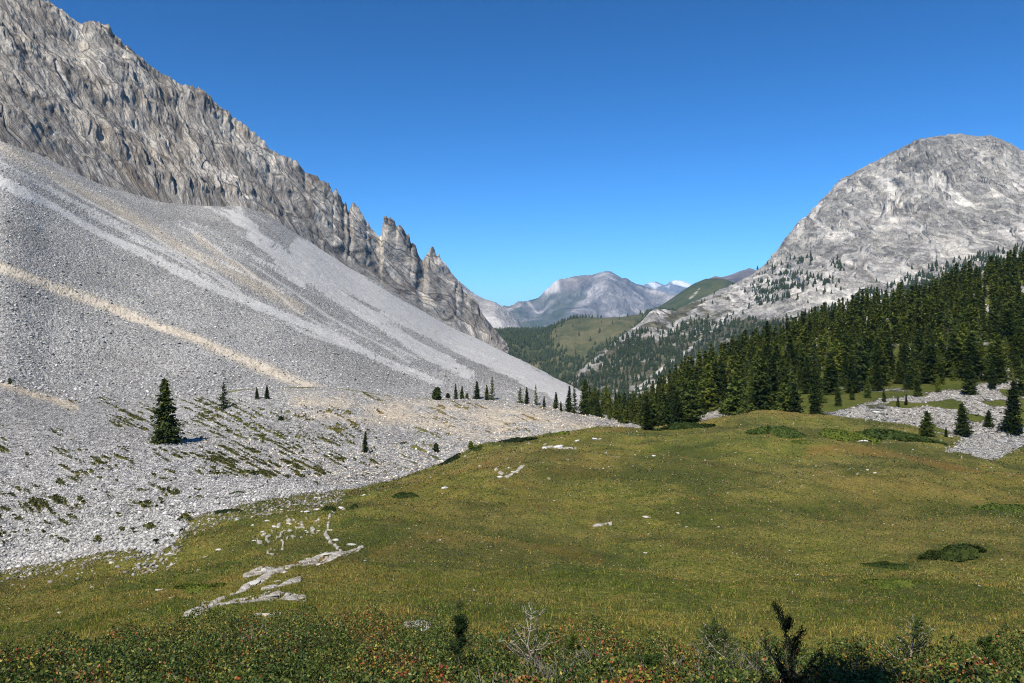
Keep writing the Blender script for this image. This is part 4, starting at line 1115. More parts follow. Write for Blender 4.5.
for px, py, w, lb, mt in [
    (594, 439, 8, 'bright white stone on the knoll crest, larger of two touching ones', M_STONEW), (600, 439, 5, 'smaller white stone touching the larger one on the knoll crest', M_STONEW),
    (577, 441, 7, 'flat white stone on the turf below the knoll crest, left of the touching pair', M_STONEW), (562, 438, 4, 'little pale stone on the knoll shoulder', M_STONEW),
    (654, 456, 7, 'white stone with a flat top in the middle of the knoll turf', M_STONEW), (635, 455, 4, 'small grey-white stone left of the flat-topped one', M_STONEW), (633, 466, 4, 'small white stone below the grey-white one', M_STONEW),
    (862, 442, 12, 'sloping white slab below the juniper mats beside the rubble', M_STONEW), (877, 412, 11, 'bright white boulder at the foot of the rubble slope', M_STONEW), (975, 445, 13, 'large flat white slab at the edge of the reddish rubble', M_STONEW),
    (950, 437, 9, 'long low pale stone behind the large flat white slab', M_STONE),
    (728, 493, 4, 'tiny white stone on the dark turf in mid knoll', M_STONEW), (867, 470, 4, 'upper of two tiny white stones near the tan ribbon', M_STONEW), (875, 473, 5, 'lower of two tiny white stones near the tan ribbon', M_STONEW),
    (797, 575, 6, 'tiny white flake on the empty lower meadow', M_STONEW), (980, 586, 4, 'tiny white stone below the dark juniper bush', M_STONEW),
    (646, 517, 10, 'tan wedge-shaped stone sticking up in the knoll turf', M_STONET), (719, 527, 4, 'small white stone right of the wedge-shaped one', M_STONEW), (687, 527, 4, 'small white pebble between wedge-shaped stone and its neighbour', M_STONEW),
    (678, 513, 7, 'flat pale stone above the wedge-shaped stone', M_STONE), (645, 553, 5, 'small pale stone on the smooth turf under the wedge-shaped stone', M_STONEW),
    (490, 604, 8, 'flat white stone in the grass above the shrub belt', M_STONEW), (474, 590, 4, 'tiny white stone near the flat white one above the shrubs', M_STONEW),
    (420, 630, 26, 'broad flat grey slab lying behind the shrubs beside the green sapling', M_STONE), (400, 627, 6, 'small stone at the end of the broad flat slab', M_STONE),
    (330, 531, 10, 'tan boulder at the top of the eroded path', M_STONET), (336, 540, 10, 'white block just below the tan boulder on the path', M_STONEW), (318, 531, 6, 'round pale stone beside the tan boulder', M_STONET),
    (344, 562, 14, 'low white slab below the path end', M_STONEW), (364, 561, 6, 'white stone by itself right of the low slab', M_STONEW), (318, 565, 8, 'pale stone on the lower side of the path', M_STONEW),
    (352, 545, 20, 'long thin white outcrop at the upper end of the path', M_STONEW), (326, 554, 22, 'long white outcrop in the middle of the path', M_STONEW), (308, 559, 9, 'short pale block left of the middle outcrop', M_STONET),
    (284, 572, 16, 'slanting pale outcrop on the path bend', M_STONET), (255, 582, 26, 'wide bright outcrop on the left side of the path', M_STONEW), (278, 581, 15, 'pale slab right of the wide bright outcrop', M_STONET),
    (270, 596, 30, 'long low bright ledge above the shrub belt', M_STONEW), (240, 600, 26, 'pale ledge continuing the long bright one to the left', M_STONEW), (210, 607, 16, 'broken pale ledge at the lower path end', M_STONET), (300, 598, 14, 'thin right tip of the long bright ledge', M_STONET),
    (222, 614, 7, 'small block below the broken pale ledge', M_STONEW), (265, 615, 12, 'short pale ledge just over the shrubs', M_STONET), (300, 617, 12, 'pale stone just over the shrubs right of the short ledge', M_STONET),
    (220, 550, 9, 'bright block at the foot of the scree near the green hollow', M_STONEW), (198, 570, 5, 'white stone in the green hollow under the scree', M_STONEW), (160, 590, 10, 'flat white slab alone in the green hollow', M_STONEW), (60, 613, 6, 'white stone in the rusty heath at the left', M_STONEW),
    (112, 563, 9, 'large white block on the scree rim above the heath', M_STONEW), (170, 554, 9, 'pinkish white block on the scree rim', M_STONEW), (205, 557, 6, 'small white block on the scree rim near the hollow', M_STONEW),
    (255, 541, 7, 'white block at the lower left of the small crag', M_STONEW), (263, 532, 8, 'block in the middle of the small crag', M_STONET), (275, 527, 7, 'upper block of the small crag', M_STONEW), (290, 524, 9, 'pale block on the shoulder of the small crag', M_STONET), (268, 521, 7, 'grey block above the small crag', M_STONE),
    (306, 512, 8, 'grey boulder in the stone group beside the round juniper', M_STONE), (316, 510, 9, 'white boulder in the stone group beside the round juniper', M_STONEW), (342, 508, 9, 'pale boulder right of the round juniper', M_STONEW), (325, 508, 6, 'small boulder between the white and pale boulders', M_STONE),
    (237, 520, 7, 'pale block on the turf shelf left of the small crag', M_STONEW), (364, 495, 6, 'white stone on the flat turf behind the knoll foot', M_STONEW), (445, 488, 9, 'pale stone on the left flank of the knoll', M_STONE), (480, 466, 5, 'small pale stone on the knoll edge above the scree', M_STONE),
    (500, 477, 10, 'left slab of the bare patch on the upper knoll', M_STONEW), (515, 472, 14, 'largest slab of the bare patch on the upper knoll', M_STONEW), (509, 468, 6, 'top stone of the bare patch on the upper knoll', M_STONEW), (545, 448, 9, 'grey outcrop on the knoll shoulder', M_STONE), (558, 447, 12, 'wider grey outcrop on the knoll shoulder', M_STONE),
    (440, 540, 4, 'tiny white stone in the dark green band under the knoll', M_STONEW), (368, 367, 0, '', None)]:
    if w: put_stone(px, py, w * (.6 if w > 12 else .9), lb, None, mt, .32 if w > 12 else .7)
for k in range(95):
    px = random.uniform(380, 1020); py = random.uniform(440, 560)
    put_stone(px, py, random.uniform(1.2, 2.6), 'small pale stone lying loose in the turf of the knoll', 'small loose stones in the knoll turf', M_STONE if random.random() < .5 else M_STONET)
for k in range(60):
    px = random.uniform(5, 330); py = random.uniform(0, 1) ** 2 * 70 + float(np.interp(px, [0, 110, 190, 240, 330], [568, 556, 524, 508, 496]))
    put_stone(px, py, random.uniform(2, 4.5), 'pale stone lying in the turf below the scree rim', 'stones in the turf below the scree rim', random.choice([M_STONE, M_STONET, M_STONEW]))
# loose blocks of the scree: uncountable
def scatter_stones(name, region, count, size, mat, label, seed, tri=I1):
    g = np.random.default_rng(seed)
    w = region.ravel() / region.sum()
    ids = g.choice(w.size, count, p=w)
    base = [stone(300 + i, tri) for i in range(8)]
    kind = g.integers(8, size=count)
    a = g.uniform(0, 6.28, count); tilt = g.normal(0, .35, (count, 2))
    px, Yd = G.PX.flat[ids], G.Y.flat[ids]
    s = (size[0] + (size[1] - size[0]) * g.random(count) ** 3) * .5
    jx = g.uniform(-.6, .6, count) * Yd / F; jy = g.uniform(-.5, .5, count) * Yd * .01
    cx, cy, cz = G.X.flat[ids] + jx, G.Y.flat[ids] + jy, G.Z.flat[ids]
    Vs, Fs, n = [], [], 0
    for k in range(8):
        m = np.where(kind == k)[0]
        v, f = base[k]
        ca, sa = np.cos(a[m])[:, None], np.sin(a[m])[:, None]
        x = v[None, :, 0] * ca - v[None, :, 1] * sa; y = v[None, :, 0] * sa + v[None, :, 1] * ca
        z = v[None, :, 2] + x * tilt[m, 0][:, None] + y * tilt[m, 1][:, None]
        V3 = np.stack([x * s[m][:, None] + cx[m][:, None], y * s[m][:, None] + cy[m][:, None], z * s[m][:, None] + cz[m][:, None] + .12 * s[m][:, None]], -1)
        Vs.append(V3.reshape(-1, 3)); nv = len(v)
        Fs.append((f[None] + (np.arange(len(m)) * nv)[:, None, None] + n).reshape(-1, 3)); n += nv * len(m)
    me = mesh_from(name, np.concatenate(Vs), np.concatenate(Fs)); me.materials.append(mat)
    o = link(name, me); o['kind'] = 'stuff'; tag(o, label, 'stones')
def mat_blocks(name, tint):
    n = N(name)
    r = n.t.nodes.new('ShaderNodeNewGeometry').outputs['Random Per Island']
    c = n.ramp(r, [(0, tuple(.17 * t for t in tint)), (.4, tuple(.30 * t for t in tint)), (.85, tuple(.40 * t for t in tint)), (1, tuple(.58 * t for t in tint))])
    return n.fin(c, n.bump(n.noise(4, 4, .7), .5, .05))
M_BLK = mat_blocks('scree_blocks', (1.14, 1.10, 1.02)); M_BLKR = mat_blocks('rubble_blocks', (.80, .75, .66)); M_BLKT = mat_blocks('warm_blocks', (1.6, 1.38, 1.05))
V, P, PX, Y = G.V, G.P, G.PX, G.Y
vis = (PX > -60) & (PX < 700)
warmw = smooth(170, 320, PX)
reg = vis * (1 - near) * (g < .5) * (V < 12.2) * (V > 6) * np.where(V > 10.5, 1 - warmw, 1)
scatter_stones('scree_stones', reg.astype(float), 42000, (.07, .38), M_BLK, 'grey broken stones covering the lower scree', 1)
reg2 = vis * (g < .5) * (V >= 10.2) * (V < 12.2) * (PX < 660) * warmw
scatter_stones('moraine_stones', reg2.astype(float), 7500, (.15, .55), M_BLKT, 'warm grey stones covering the moraine face', 2)
regn = (rubn > .4) & (PX < 1060) & (V < 9.6) & (V > 8)
scatter_stones('rubble', regn.astype(float), 2600, (.10, .42), M_BLKR, 'small reddish grey rubble on the edge of the meadow', 13)
reg3 = (rub > .4) & (V > 9.5) & (PX > 600)
scatter_stones('rubble', reg3.astype(float), 10000, (.15, .6), M_BLKR, 'pale rubble between the trees of the forest edge', 3)
reg4 = (PX > -60) & (PX < 620) & (V > 12.2) & (V < 14.0)
scatter_stones('talus_blocks', reg4 * (1.2 - np.clip(fine, 0, 1)) * smooth(14.0, 12.9, V), 9000, (.35, 1.2), M_BLK, 'scattered blocks on the great scree slope', 4)
rim = np.exp(-((P - grassline - 3) / 9.0) ** 2) * (PX < 345) * (PX > -60) * (V < 9)
scatter_stones('rim_stones', rim, 4800, (.06, .30), M_BLKR, 'stones thinning out into the turf at the scree rim', 8)

wt = (streak * (V < 12.6) * (1 - near) * (PX > -60) * (PX < 700)); wt = (wt > .5).astype(float)
ids = g2.choice(wt.size, 20000, p=(wt / wt.sum()).ravel())
cc = np.stack([G.X.flat[ids], G.Y.flat[ids], G.Z.flat[ids]], -1) + g2.normal(0, .07, (20000, 3)) * [1, 1, .2] + [0, 0, .08]
nn_ = unit(g2.normal(0, 1, (20000, 3)) + [0, 0, .6]); tt_ = unit(np.cross(nn_, g2.normal(size=(20000, 3)))); bb_ = np.cross(nn_, tt_); ss_ = g2.uniform(.05, .14, (20000, 1))
v, f = quads_at(cc, tt_ * ss_, bb_ * ss_ * .7)
me = mesh_from('scree_tufts', v, f); me.materials.append(mat_foliage('heather', (.030, .040, .012), (.085, .090, .028), 1.2))
o = link('scree_tufts', me); o['kind'] = 'stuff'; tag(o, 'dark tufts of heath growing in strips along the scree terraces', 'ground cover')

# ------------------------------------------------------------------ low juniper mats and bushes
def mat_mesh(L, W, H, n, seed, sz):
    g = np.random.default_rng(seed)
    a = g.uniform(0, 6.28, n); r = np.sqrt(g.random(n))
    lob = 1 + .22 * np.sin(a * 3 + seed) + .14 * np.sin(a * 5 + seed * 2)
    x, y = np.cos(a) * r * lob, np.sin(a) * r * lob
    top = np.sqrt(np.clip(1 - r ** 2.2, 0, 1)) * (.75 + .35 * perlin(x * 3 + seed, y * 3, 0 * x)) 
    z = top * H * (1 - .35 * g.random(n) ** 2)
    c = np.stack([x * L / 2, y * W / 2, z], -1)
    nrm = unit(np.stack([x / max(L, .1), y / max(W, .1), .5 + 0 * x], -1) + g.normal(0, .45, (n, 3)))
    t = unit(np.cross(nrm, g.normal(size=(n, 3)))); b = np.cross(nrm, t)
    s = (sz * g.uniform(.6, 1.4, n))[:, None]
    v, f = quads_at(c, t * s, b * s * .6)
    return v, f
def juniper(px, py, wpx, hpx, label, depth=None, mat=None, n=2600, name='juniper_bush', group=None):
    p = hit(px, py)
    if p is None: return
    L = wpx / F * p.y; H = hpx / F * p.y; W = depth or L * .6
    v, f = mat_mesh(L, W, H, n, int(px), max(.03, L * .022))
    # follow the ground
    for_z = np.array([0.0] * len(v))
    k = 12
    gx = np.linspace(-.75, .75, k)
    gr = np.zeros((k, k))
    for i, a in enumerate(gx):
        for j, b in enumerate(gx):
            h = drop(p.x + a * L, p.y + b * W)
            gr[i, j] = (h[0].z if h[0] is not None and abs(h[0].z - p.z) < 4 else p.z)
    fi = np.clip((v[:, 0] / L + .75) / 1.5 * (k - 1), 0, k - 1.001); fj = np.clip((v[:, 1] / W + .75) / 1.5 * (k - 1), 0, k - 1.001)
    i0, j0 = fi.astype(int), fj.astype(int); a, b = fi - i0, fj - j0
    zz = gr[i0, j0] * (1 - a) * (1 - b) + gr[i0 + 1, j0] * a * (1 - b) + gr[i0, j0 + 1] * (1 - a) * b + gr[i0 + 1, j0 + 1] * a * b
    v[:, 2] += zz - p.z
    me = mesh_from(name, v, f); me.materials.append(mat or M_JUNIPER)
    o = link(name, me); o.location = p
    tag(o, label, 'bush', group)
for a in [(955, 556, 56, 12, 'thick dark juniper bush standing alone on the right of the meadow', 1.3, M_JUNIPERD, 5000),
          (893, 583, 46, 3, 'thin dark green mat below and left of the thick juniper bush', 1.6, M_JUNIPER, 2600),
          (883, 567, 46, 2, 'narrow dark strip of low plants left of the thick juniper bush', 1.0, M_JUNIPER, 1800),
          (778, 432, 50, 5, 'dark juniper mat on the knoll crest, first of the crest mats', 5, M_JUNIPER, 3500),
          (845, 437, 50, 6, 'juniper mat in the middle of the long crest strip', 6, M_JUNIPER, 4000),
          (895, 440, 84, 6, 'longest juniper mat running down the crest toward the rubble', 5, M_JUNIPER, 6000),
          (800, 443, 18, 3, 'small green cushion below the first crest mat', 1.5, M_JUNIPER, 1200),
          (404, 497, 24, 4, 'dark juniper mat on the left flank of the knoll', 1.6, M_JUNIPER, 2500),
          (451, 461, 20, 4, 'dark mat on the knoll edge against the pale scree, lowest of the edge mats', 2, M_JUNIPERD, 2000),
          (476, 450, 14, 3, 'short mat on the knoll edge between the lowest and the long one', 2, M_JUNIPER, 1500),
          (516, 441, 34, 4, 'long dark mat lying along the knoll edge against the moraine', 3, M_JUNIPERD, 2600),
          (558, 435, 26, 3, 'russet green mat at the top end of the knoll edge', 3, M_JUNIPER, 1800),
          (329, 511, 14, 6, 'round green juniper among the boulders at the knoll foot', 1.2, M_JUNIPER, 2000),
          (354, 508, 8, 4, 'small dark bush right of the boulders at the knoll foot', .8, M_JUNIPERD, 1000),
          (200, 589, 40, 4, 'dark green mat in the hollow above the path', 1.3, M_JUNIPER, 2600),
          (228, 512, 26, 3, 'green mat on the turf tongue just below the scree', 2, M_JUNIPERD, 2000),
          (253, 475, 8, 4, 'small dark bush on the bare scree above the turf tongue', .9, M_JUNIPERD, 900),
          (237, 493, 16, 2, 'flat dark green tuft in the scree above the turf tongue', 1.2, M_JUNIPER, 900),
          (685, 427, 50, 5, 'russet and green mat on the knoll edge below the tan mound', 3, M_JUNIPER, 3000),
          (1005, 510, 46, 3, 'dark low mat on the turf at the right border', 2.5, M_JUNIPER, 2200),
          (403, 444, 7, 3, 'small dark bush on the upper face of the moraine', 1.2, M_JUNIPERD, 700)]:
    juniper(a[0], a[1], a[2], a[3], a[4], a[5], a[6], a[7])
# ------------------------------------------------------------------ foreground heath: leaves, twigs, grass
def leaf_mesh(name, c, nrm_spread, size, tint, mat, aspect=.45, up=.5, seed=0):
    g = np.random.default_rng(seed); n = len(c)
    nr = unit(np.c_[g.normal(0, nrm_spread, (n, 2)), np.full(n, up) + g.normal(0, .3, n)])
    t = unit(np.cross(nr, g.normal(size=(n, 3)))); b = np.cross(nr, t)
    s = (np.asarray(size) * g.uniform(.6, 1.3, n))[:, None]
    v = np.stack([c - t * s, c + b * s * aspect, c + t * s, c - b * s * aspect], 1).reshape(-1, 3)
    me = mesh_from(name, v, np.arange(n * 4).reshape(n, 4))
    a = me.color_attributes.new('tint', 'FLOAT_COLOR', 'POINT')
    a.data.foreach_set('color', np.repeat(np.c_[tint, np.ones(n)], 4, axis=0).astype(np.float32).ravel())
    me.materials.append(mat)
    return me
def gz_near(x, y):
    """height of the ground close to the camera, by table lookup on the sheet"""
    px = CX + F * x / y
    c = np.clip(np.searchsorted(pxc, px), 0, len(pxc) - 1)
    out = np.empty_like(x)
    order = np.argsort(c)
    Ycol = G.Y[:, 0]                       # the near rows share their distance
    k = Ycol < 60
    r = np.clip(np.searchsorted(G.Y[:, 0][k], y) - 1, 0, k.sum() - 2)
    y0, y1 = G.Y[r, c], G.Y[r + 1, c]
    t = np.clip((y - y0) / (y1 - y0), 0, 1)
    return G.Z[r, c] * (1 - t) + G.Z[r + 1, c] * t
# far rim of the heath belt as distance per azimuth
def rimY(px): return np.interp(px, [-200, 0, 60, 100, 200, 300, 400, 500, 560, 600, 700, 760, 800, 860, 900, 1024, 1200], [11.0, 11.2, 11.9, 12.4, 13.3, 13.6, 12.9, 12.3, 12.4, 12.5, 11.3, 10.8, 10.8, 11.0, 10.5, 10.5, 10.5])
g3 = np.random.default_rng(21)
n = 560000
yy = 4.6 + (14.4 - 4.6) * g3.random(n) ** .9
pp = g3.uniform(-150, 1170, n)
xx = (pp - CX) / F * yy
ok = yy < rimY(pp) + perlin(xx * 1.6, yy * 1.6, 0 * xx) * .7
xx, yy, pp = xx[ok], yy[ok], pp[ok]
hh = .40 + .55 * fbm(xx / .75, yy / .75, 0 * xx, 3) + .12 * perlin(xx * 4.5, yy * 4.5, 0 * xx)
hh = np.clip(hh, .10, .85) * smooth(0, .5, rimY(pp) + .55 - yy)
dep = g3.random(len(xx)) ** 2.2
zz = gz_near(xx, yy) + hh * (1 - .8 * dep)
n = len(xx)
pal = np.array([(.028, .055, .011), (.065, .105, .018), (.125, .160, .028), (.20, .20, .04), (.34, .27, .045), (.36, .17, .035), (.30, .065, .025), (.20, .04, .02), (.24, .19, .11)])
redness = smooth(-.02, .30, fbm(xx / 1.3, yy / .9, 0 * xx + 3, 3)) * .72 + .06
redness = redness * np.interp(pp, [-150, 100, 300, 450, 1170], [.42, .42, .5, .85, .8]) 
u = g3.random(n)
ci = np.where(u < redness * .85, g3.choice([4, 5, 6, 7, 8, 4], n), g3.choice([0, 0, 1, 1, 2, 3], n))
tint = pal[ci] * g3.uniform(.55, 1.45, (n, 1))
me = leaf_mesh('heath_shrubs', np.stack([xx, yy, zz], -1), 1.0, .019 * np.interp(yy, [5, 12], [1.1, .9]), tint, M_LEAF, .55, .6, 5)
o = link('heath_shrubs', me); o['kind'] = 'stuff'; tag(o, 'belt of low heath shrubs with green, yellow and red leaves along the foreground', 'ground cover')
# dark woody inside of the heath
n = 26000
yy = 4.6 + 8.2 * g3.random(n); pp = g3.uniform(-150, 1170, n); xx = (pp - CX) / F * yy
ok = yy < rimY(pp) - .1; xx, yy, pp = xx[ok], yy[ok], pp[ok]
z0 = gz_near(xx, yy); L = g3.uniform(.15, .42, len(xx))
dirs = unit(np.c_[g3.normal(0, .45, (len(xx), 2)), np.ones(len(xx))])
base = np.stack([xx, yy, z0 - .02], -1); tip = base + dirs * L[:, None]
sd = unit(np.cross(dirs, g3.normal(size=dirs.shape))) * .004
v = np.stack([base - sd, base + sd, tip + sd * .4, tip - sd * .4], 1).reshape(-1, 3)
me = mesh_from('heath_twigs', v, np.arange(len(v)).reshape(-1, 4)); me.materials.append(M_BARK)
o = link('heath_twigs', me); o['kind'] = 'stuff'; tag(o, 'brown stems inside the foreground heath', 'ground cover')

# pale dead twig tangles
def twig_clump(n, H, R, seed, curve_=.25, thick=.0045):
    g = np.random.default_rng(seed); parts = []
    for i in range(n):
        a = g.uniform(0, 6.28); r0 = g.random() * R * .5
        p = np.array([math.cos(a) * r0, math.sin(a) * r0, 0.0]); d = unit(np.array([math.cos(a) * g.uniform(.2, 1.1), math.sin(a) * g.uniform(.2, 1.1), 1.0]))
        L = H * g.uniform(.5, 1.1); pts = [p]
        for k in range(4):
            d = unit(d + g.normal(0, curve_, 3)); p = p + d * L / 4; pts.append(p)
        parts.append(tube(pts, [thick, thick * .8, thick * .6, thick * .45, thick * .25], 4))
        for q in range(2):
            k = int(g.integers(1, 4)); d2 = unit(d + g.normal(0, .7, 3)); parts.append(tube([pts[k], pts[k] + d2 * L * .2, pts[k] + d2 * L * .35 + [0, 0, L * .05]], [thick * .5, thick * .4, thick * .2], 4))
    return merge(parts)
def near_pt(px, py_base_y):
    y = py_base_y; x = (px - CX) / F * y
    return np.array([x, y, float(gz_near(np.array([x]), np.array([y]))[0])])
M_GREYTW = mat_plain('grey_twigs', (.17, .14, .13), (.36, .31, .30), 20, .003)
for i, (px, yb, H, R, nn, lb) in enumerate([(255, 11.2, .55, .5, 60, 'tangle of bare grey twigs in the heath below the long bright ledge'),
        (545, 9.2, .55, .45, 60, 'tangle of bare grey twigs under the dead sapling'), (620, 7.6, .50, .6, 60, 'tangle of grey twigs amid the red leaves at the centre bottom'),
        (680, 9.0, .5, .6, 55, 'bare grey twigs between the green bush and the dead saplings'), (745, 8.3, .55, .5, 55, 'bare twigs beside the black sapling'), (770, 9.6, .6, .35, 40, 'upright pale twigs rising behind the black sapling'),
        (500, 6.6, .5, .5, 50, 'grey twigs at the lower frame edge under the green sapling'), (190, 6.8, .45, .5, 40, 'bare twigs at the lower frame edge in the green heath'), (590, 10.2, .5, .4, 36, 'thin bare stems at the heath rim next to the dark gap'),
        (905, 8.0, .5, .5, 40, 'bare stems in the heath under the bare-topped sapling')]):
    v, f = twig_clump(nn, H * .95, R, 500 + i, .4)
    me = mesh_from('dead_twigs', v, f); me.materials.append(M_GREYTW)
    o = link('dead_twigs', me); o.location = near_pt(px, yb) + [0, 0, .08]; tag(o, lb, 'dead shrub')

# saplings
def sapling(px, yb, H, label, seed, leafy=1.0, dead=0.0, R=.35, mat=None, lean=(0, 0), nbr=22, up=.5, name='sapling'):
    g = np.random.default_rng(seed)
    root = bpy.data.objects.new(name, None); COL.objects.link(root); root.location = near_pt(px, yb); tag(root, label, 'young tree')
    zs = np.linspace(0, 1, 7)
    stem = np.c_[np.cumsum(g.normal(lean[0], .018 * H, 7)), np.cumsum(g.normal(lean[1], .018 * H, 7)), zs * H]
    stem[0, :2] = 0
    v, f = tube(stem, [.018 * (1 - z * .8) * H for z in zs], 7)
    me = mesh_from('trunk', v, f); me.materials.append(M_DEAD if dead > .5 else M_BARK); link('trunk', me, root)
    br, C, A, B = [], [], [], []
    for i in range(nbr):
        t = g.uniform(.18, .95) ** .9; k = min(5, int(t * 6)); p0 = stem[k] + (stem[k + 1] - stem[k]) * (t * 6 - k)
        a = g.uniform(0, 6.28); L = R * (1.15 - t) * g.uniform(.6, 1.2)
        d = np.array([math.cos(a), math.sin(a), up * g.uniform(.4, 1.3)])
        p1 = p0 + d * L * .5; p2 = p1 + (d + [0, 0, .5]) * L * .45
        br.append(tube([p0, p1, p2], [.007 * H, .005 * H, .002 * H], 5))
        for q in range(3):
            s0 = g.uniform(.3, .9); pb = p0 + (p2 - p0) * s0; dd = unit(d + g.normal(0, .6, 3))
            br.append(tube([pb, pb + dd * L * .2, pb + dd * L * .33 + [0, 0, .03 * L]], [.004 * H, .003 * H, .0012 * H], 4))
        if leafy > 0:
            k = int(110 * leafy)
            s = g.uniform(.1, 1.05, k)[:, None]
            pts = p0 + (p2 - p0) * s + g.normal(0, .03 * H, (k, 3)) * .6
            C.append(pts); dr = unit(d[None] + g.normal(0, .8, (k, 3))); A.append(dr * .022 * g.uniform(.7, 1.3, (k, 1))); B.append(unit(np.cross(dr, g.normal(size=(k, 3)))) * .0035)
    v, f = merge(br); me = mesh_from('branch', v, f); me.materials.append(M_DEAD if dead > 0 else M_BARK); link('branches', me, root)
    if C:
        if leafy > .5:
            k = 400; t = g.random(k)[:, None]; pts = np.array([stem[min(5, int(x * 6))] for x in t[:, 0]]) + [0, 0, 1] * ((t * 6) % 1 * H / 6)
            C.append(pts + g.normal(0, .02, (k, 3)) * H); dr = unit(g.normal(0, 1, (k, 3)) + [0, 0, .7]); A.append(dr * .022); B.append(unit(np.cross(dr, g.normal(size=(k, 3)))) * .0035)
        v, f = quads_at(np.concatenate(C), np.concatenate(A), np.concatenate(B))
        me = mesh_from('foliage', v, f); me.materials.append(mat or M_JUNIPER); link('foliage', me, root)
    return root
M_SAPD = mat_foliage('sapling_needles', (.018, .040, .012), (.045, .080, .020), 6, .2)
sapling(457, 9.6, 1.12, 'green needled sapling with a bare reddish stem in the heath', 1, 1.3, 0, .22, M_SAPD, nbr=16, up=1.1)
sapling(532, 10.4, 1.0, 'dead sapling with curved bleached branches at the heath rim', 2, .12, 1, .50, None, nbr=26, up=.55)
sapling(716, 9.8, .90, 'half-dead sapling with pale needles and bare tips right of the heath centre', 3, .55, .4, .42, M_JUNIPER, nbr=26)
sapling(787, 7.2, 1.02, 'nearly black sapling with two raised arms at the shaded edge', 4, 1.4, 0, .42, M_JUNIPERD, nbr=12, up=1.2)
sapling(915, 9.3, .92, 'sapling with bare bleached upper twigs above the red heath at the right', 5, .5, .6, .45, M_JUNIPER, nbr=26)
sapling(575, 10.9, .66, 'small thin sapling with a few pale needles near the rim of the red heath', 7, .5, .4, .26, M_JUNIPER, nbr=18)
sapling(735, 9.0, .8, 'half-bare larch sapling standing close to the shaded corner', 8, .35, .5, .34, M_JUNIPER, nbr=22)
sapling(988, 8.9, .72, 'short green sapling among the red leaves near the right border', 9, 1.0, 0, .26, M_SAPD, nbr=16, up=.9)
sapling(650, 8.2, .62, 'low bushy green sapling sunk in the red heath', 6, 1.8, 0, .38, M_SAPD, nbr=26)
# the tree beside the photographer: its tip shades the lower right of the heath
tr = make_tree('spruce_tree', SPR[2], (M_NEEDLE, M_BARK), (-1.45, -2.35, -1.5), 1.25, 1.0, 'spruce standing behind the photographer, outside the frame', 'tree', None, .8)

# grass
def grass(name, n, y0, y1, hgt, wid, seed, label):
    g = np.random.default_rng(seed)
    yy = y0 + (y1 - y0) * g.random(n) ** 1.0; pp = g.uniform(-150, 1170, n); xx = (pp - CX) / F * yy
    ok = (yy > rimY(pp) - .8)
    # keep off the bare ledges
    c = np.clip(np.searchsorted(pxc, pp), 0, len(pxc) - 1); r = np.clip(np.searchsorted(G.Y[:, 0], yy), 0, len(G.Y) - 1)
    ok &= (G.masks['g'][r, c] < .3) & (G.masks['r'][r, c] > .5)
    r_, c_ = r, c
    xx, yy, pp = xx[ok], yy[ok], pp[ok]; n = len(xx)
    cl = .5 + 1.0 * smooth(-.3, .4, fbm(xx / .7, yy / .7, 0 * xx, 3))
    z = gz_near(xx, yy)
    d = unit(np.c_[g.normal(0, .45, (n, 2)), np.ones(n)]); sd = unit(np.cross(d, g.normal(size=(n, 3))))
    h = (hgt * cl * g.uniform(.5, 1.3, n))[:, None]; w = wid * g.uniform(.7, 1.3, (n, 1))
    b = np.stack([xx, yy, z - .01], -1); t = b + d * h
    v = np.stack([b - sd * w, b + sd * w, t + sd * w * .25, t - sd * w * .25], 1).reshape(-1, 3)
    pal = np.array([(.050, .086, .008), (.115, .150, .014), (.20, .21, .024), (.32, .28, .058), (.44, .34, .09), (.29, .15, .04)])
    dry = smooth(-.25, .30, fbm(xx / 3.2, yy / 3.2, 0 * xx + 6, 4) + .6 * fbm(xx / 11, yy / 11, 0 * xx + 2, 2)) * (1 - .95 * G.masks['a'][r_[ok], c_[ok]])
    ci = np.where(g.random(n) < .05 + .75 * dry, g.choice([3, 4, 5, 2], n), g.choice([0, 0, 1, 1, 2], n))
    me = mesh_from(name, v, np.arange(n * 4).reshape(n, 4))
    a = me.color_attributes.new('tint', 'FLOAT_COLOR', 'POINT')
    a.data.foreach_set('color', np.repeat(np.c_[pal[ci] * g.uniform(.35, 1.65, (n, 1)) * (1 + .5 * perlin(xx / .35, yy / .35, 0 * xx))[:, None], np.ones(n)], 4, axis=0).astype(np.float32).ravel())
    me.materials.append(M_GRASS)
    o = link(name, me); o['kind'] = 'stuff'; tag(o, label, 'grass')
grass('grass', 260000, 9.0, 27.0, .085, .005, 31, 'short meadow grass behind the heath')
grass('meadow_grass', 200000, 26.0, 58.0, .075, .010, 32, 'short grass on the lower knoll and hollow')

_sel = (G.V < 9.35) & (G.V > 3.5) & (G.PX > -80) & (G.PX < 1104) & (G.masks['r'] > .5) & (G.masks['g'] < .3)
wt = _sel.astype(float).ravel(); n = 120000
ids = g3.choice(wt.size, n, p=wt / wt.sum())
xx, yy = G.X.flat[ids], G.Y.flat[ids]
cc = np.stack([xx + g3.normal(0, .5, n) * yy / F, yy + g3.normal(0, .004, n) * yy, G.Z.flat[ids] + .012 + .0004 * yy], -1)
kx = [fbm(xx / a, yy / a, 0 * xx + b, 3) for a, b in ((1.6, 1), (2.6, 4), (6.0, 9))]
wts = np.stack([.35 + smooth(0, .35, kx[0]) * 1.5, .10 + smooth(-.05, .35, kx[1]), .05 + smooth(.0, .3, kx[2]) * .9, .04 + smooth(.05, .35, -kx[1]) * .25, .45 + 0 * xx], 1)
cum = np.cumsum(wts / wts.sum(1, keepdims=True), 1); ci = (g3.random(n)[:, None] > cum).sum(1).clip(0, 4)
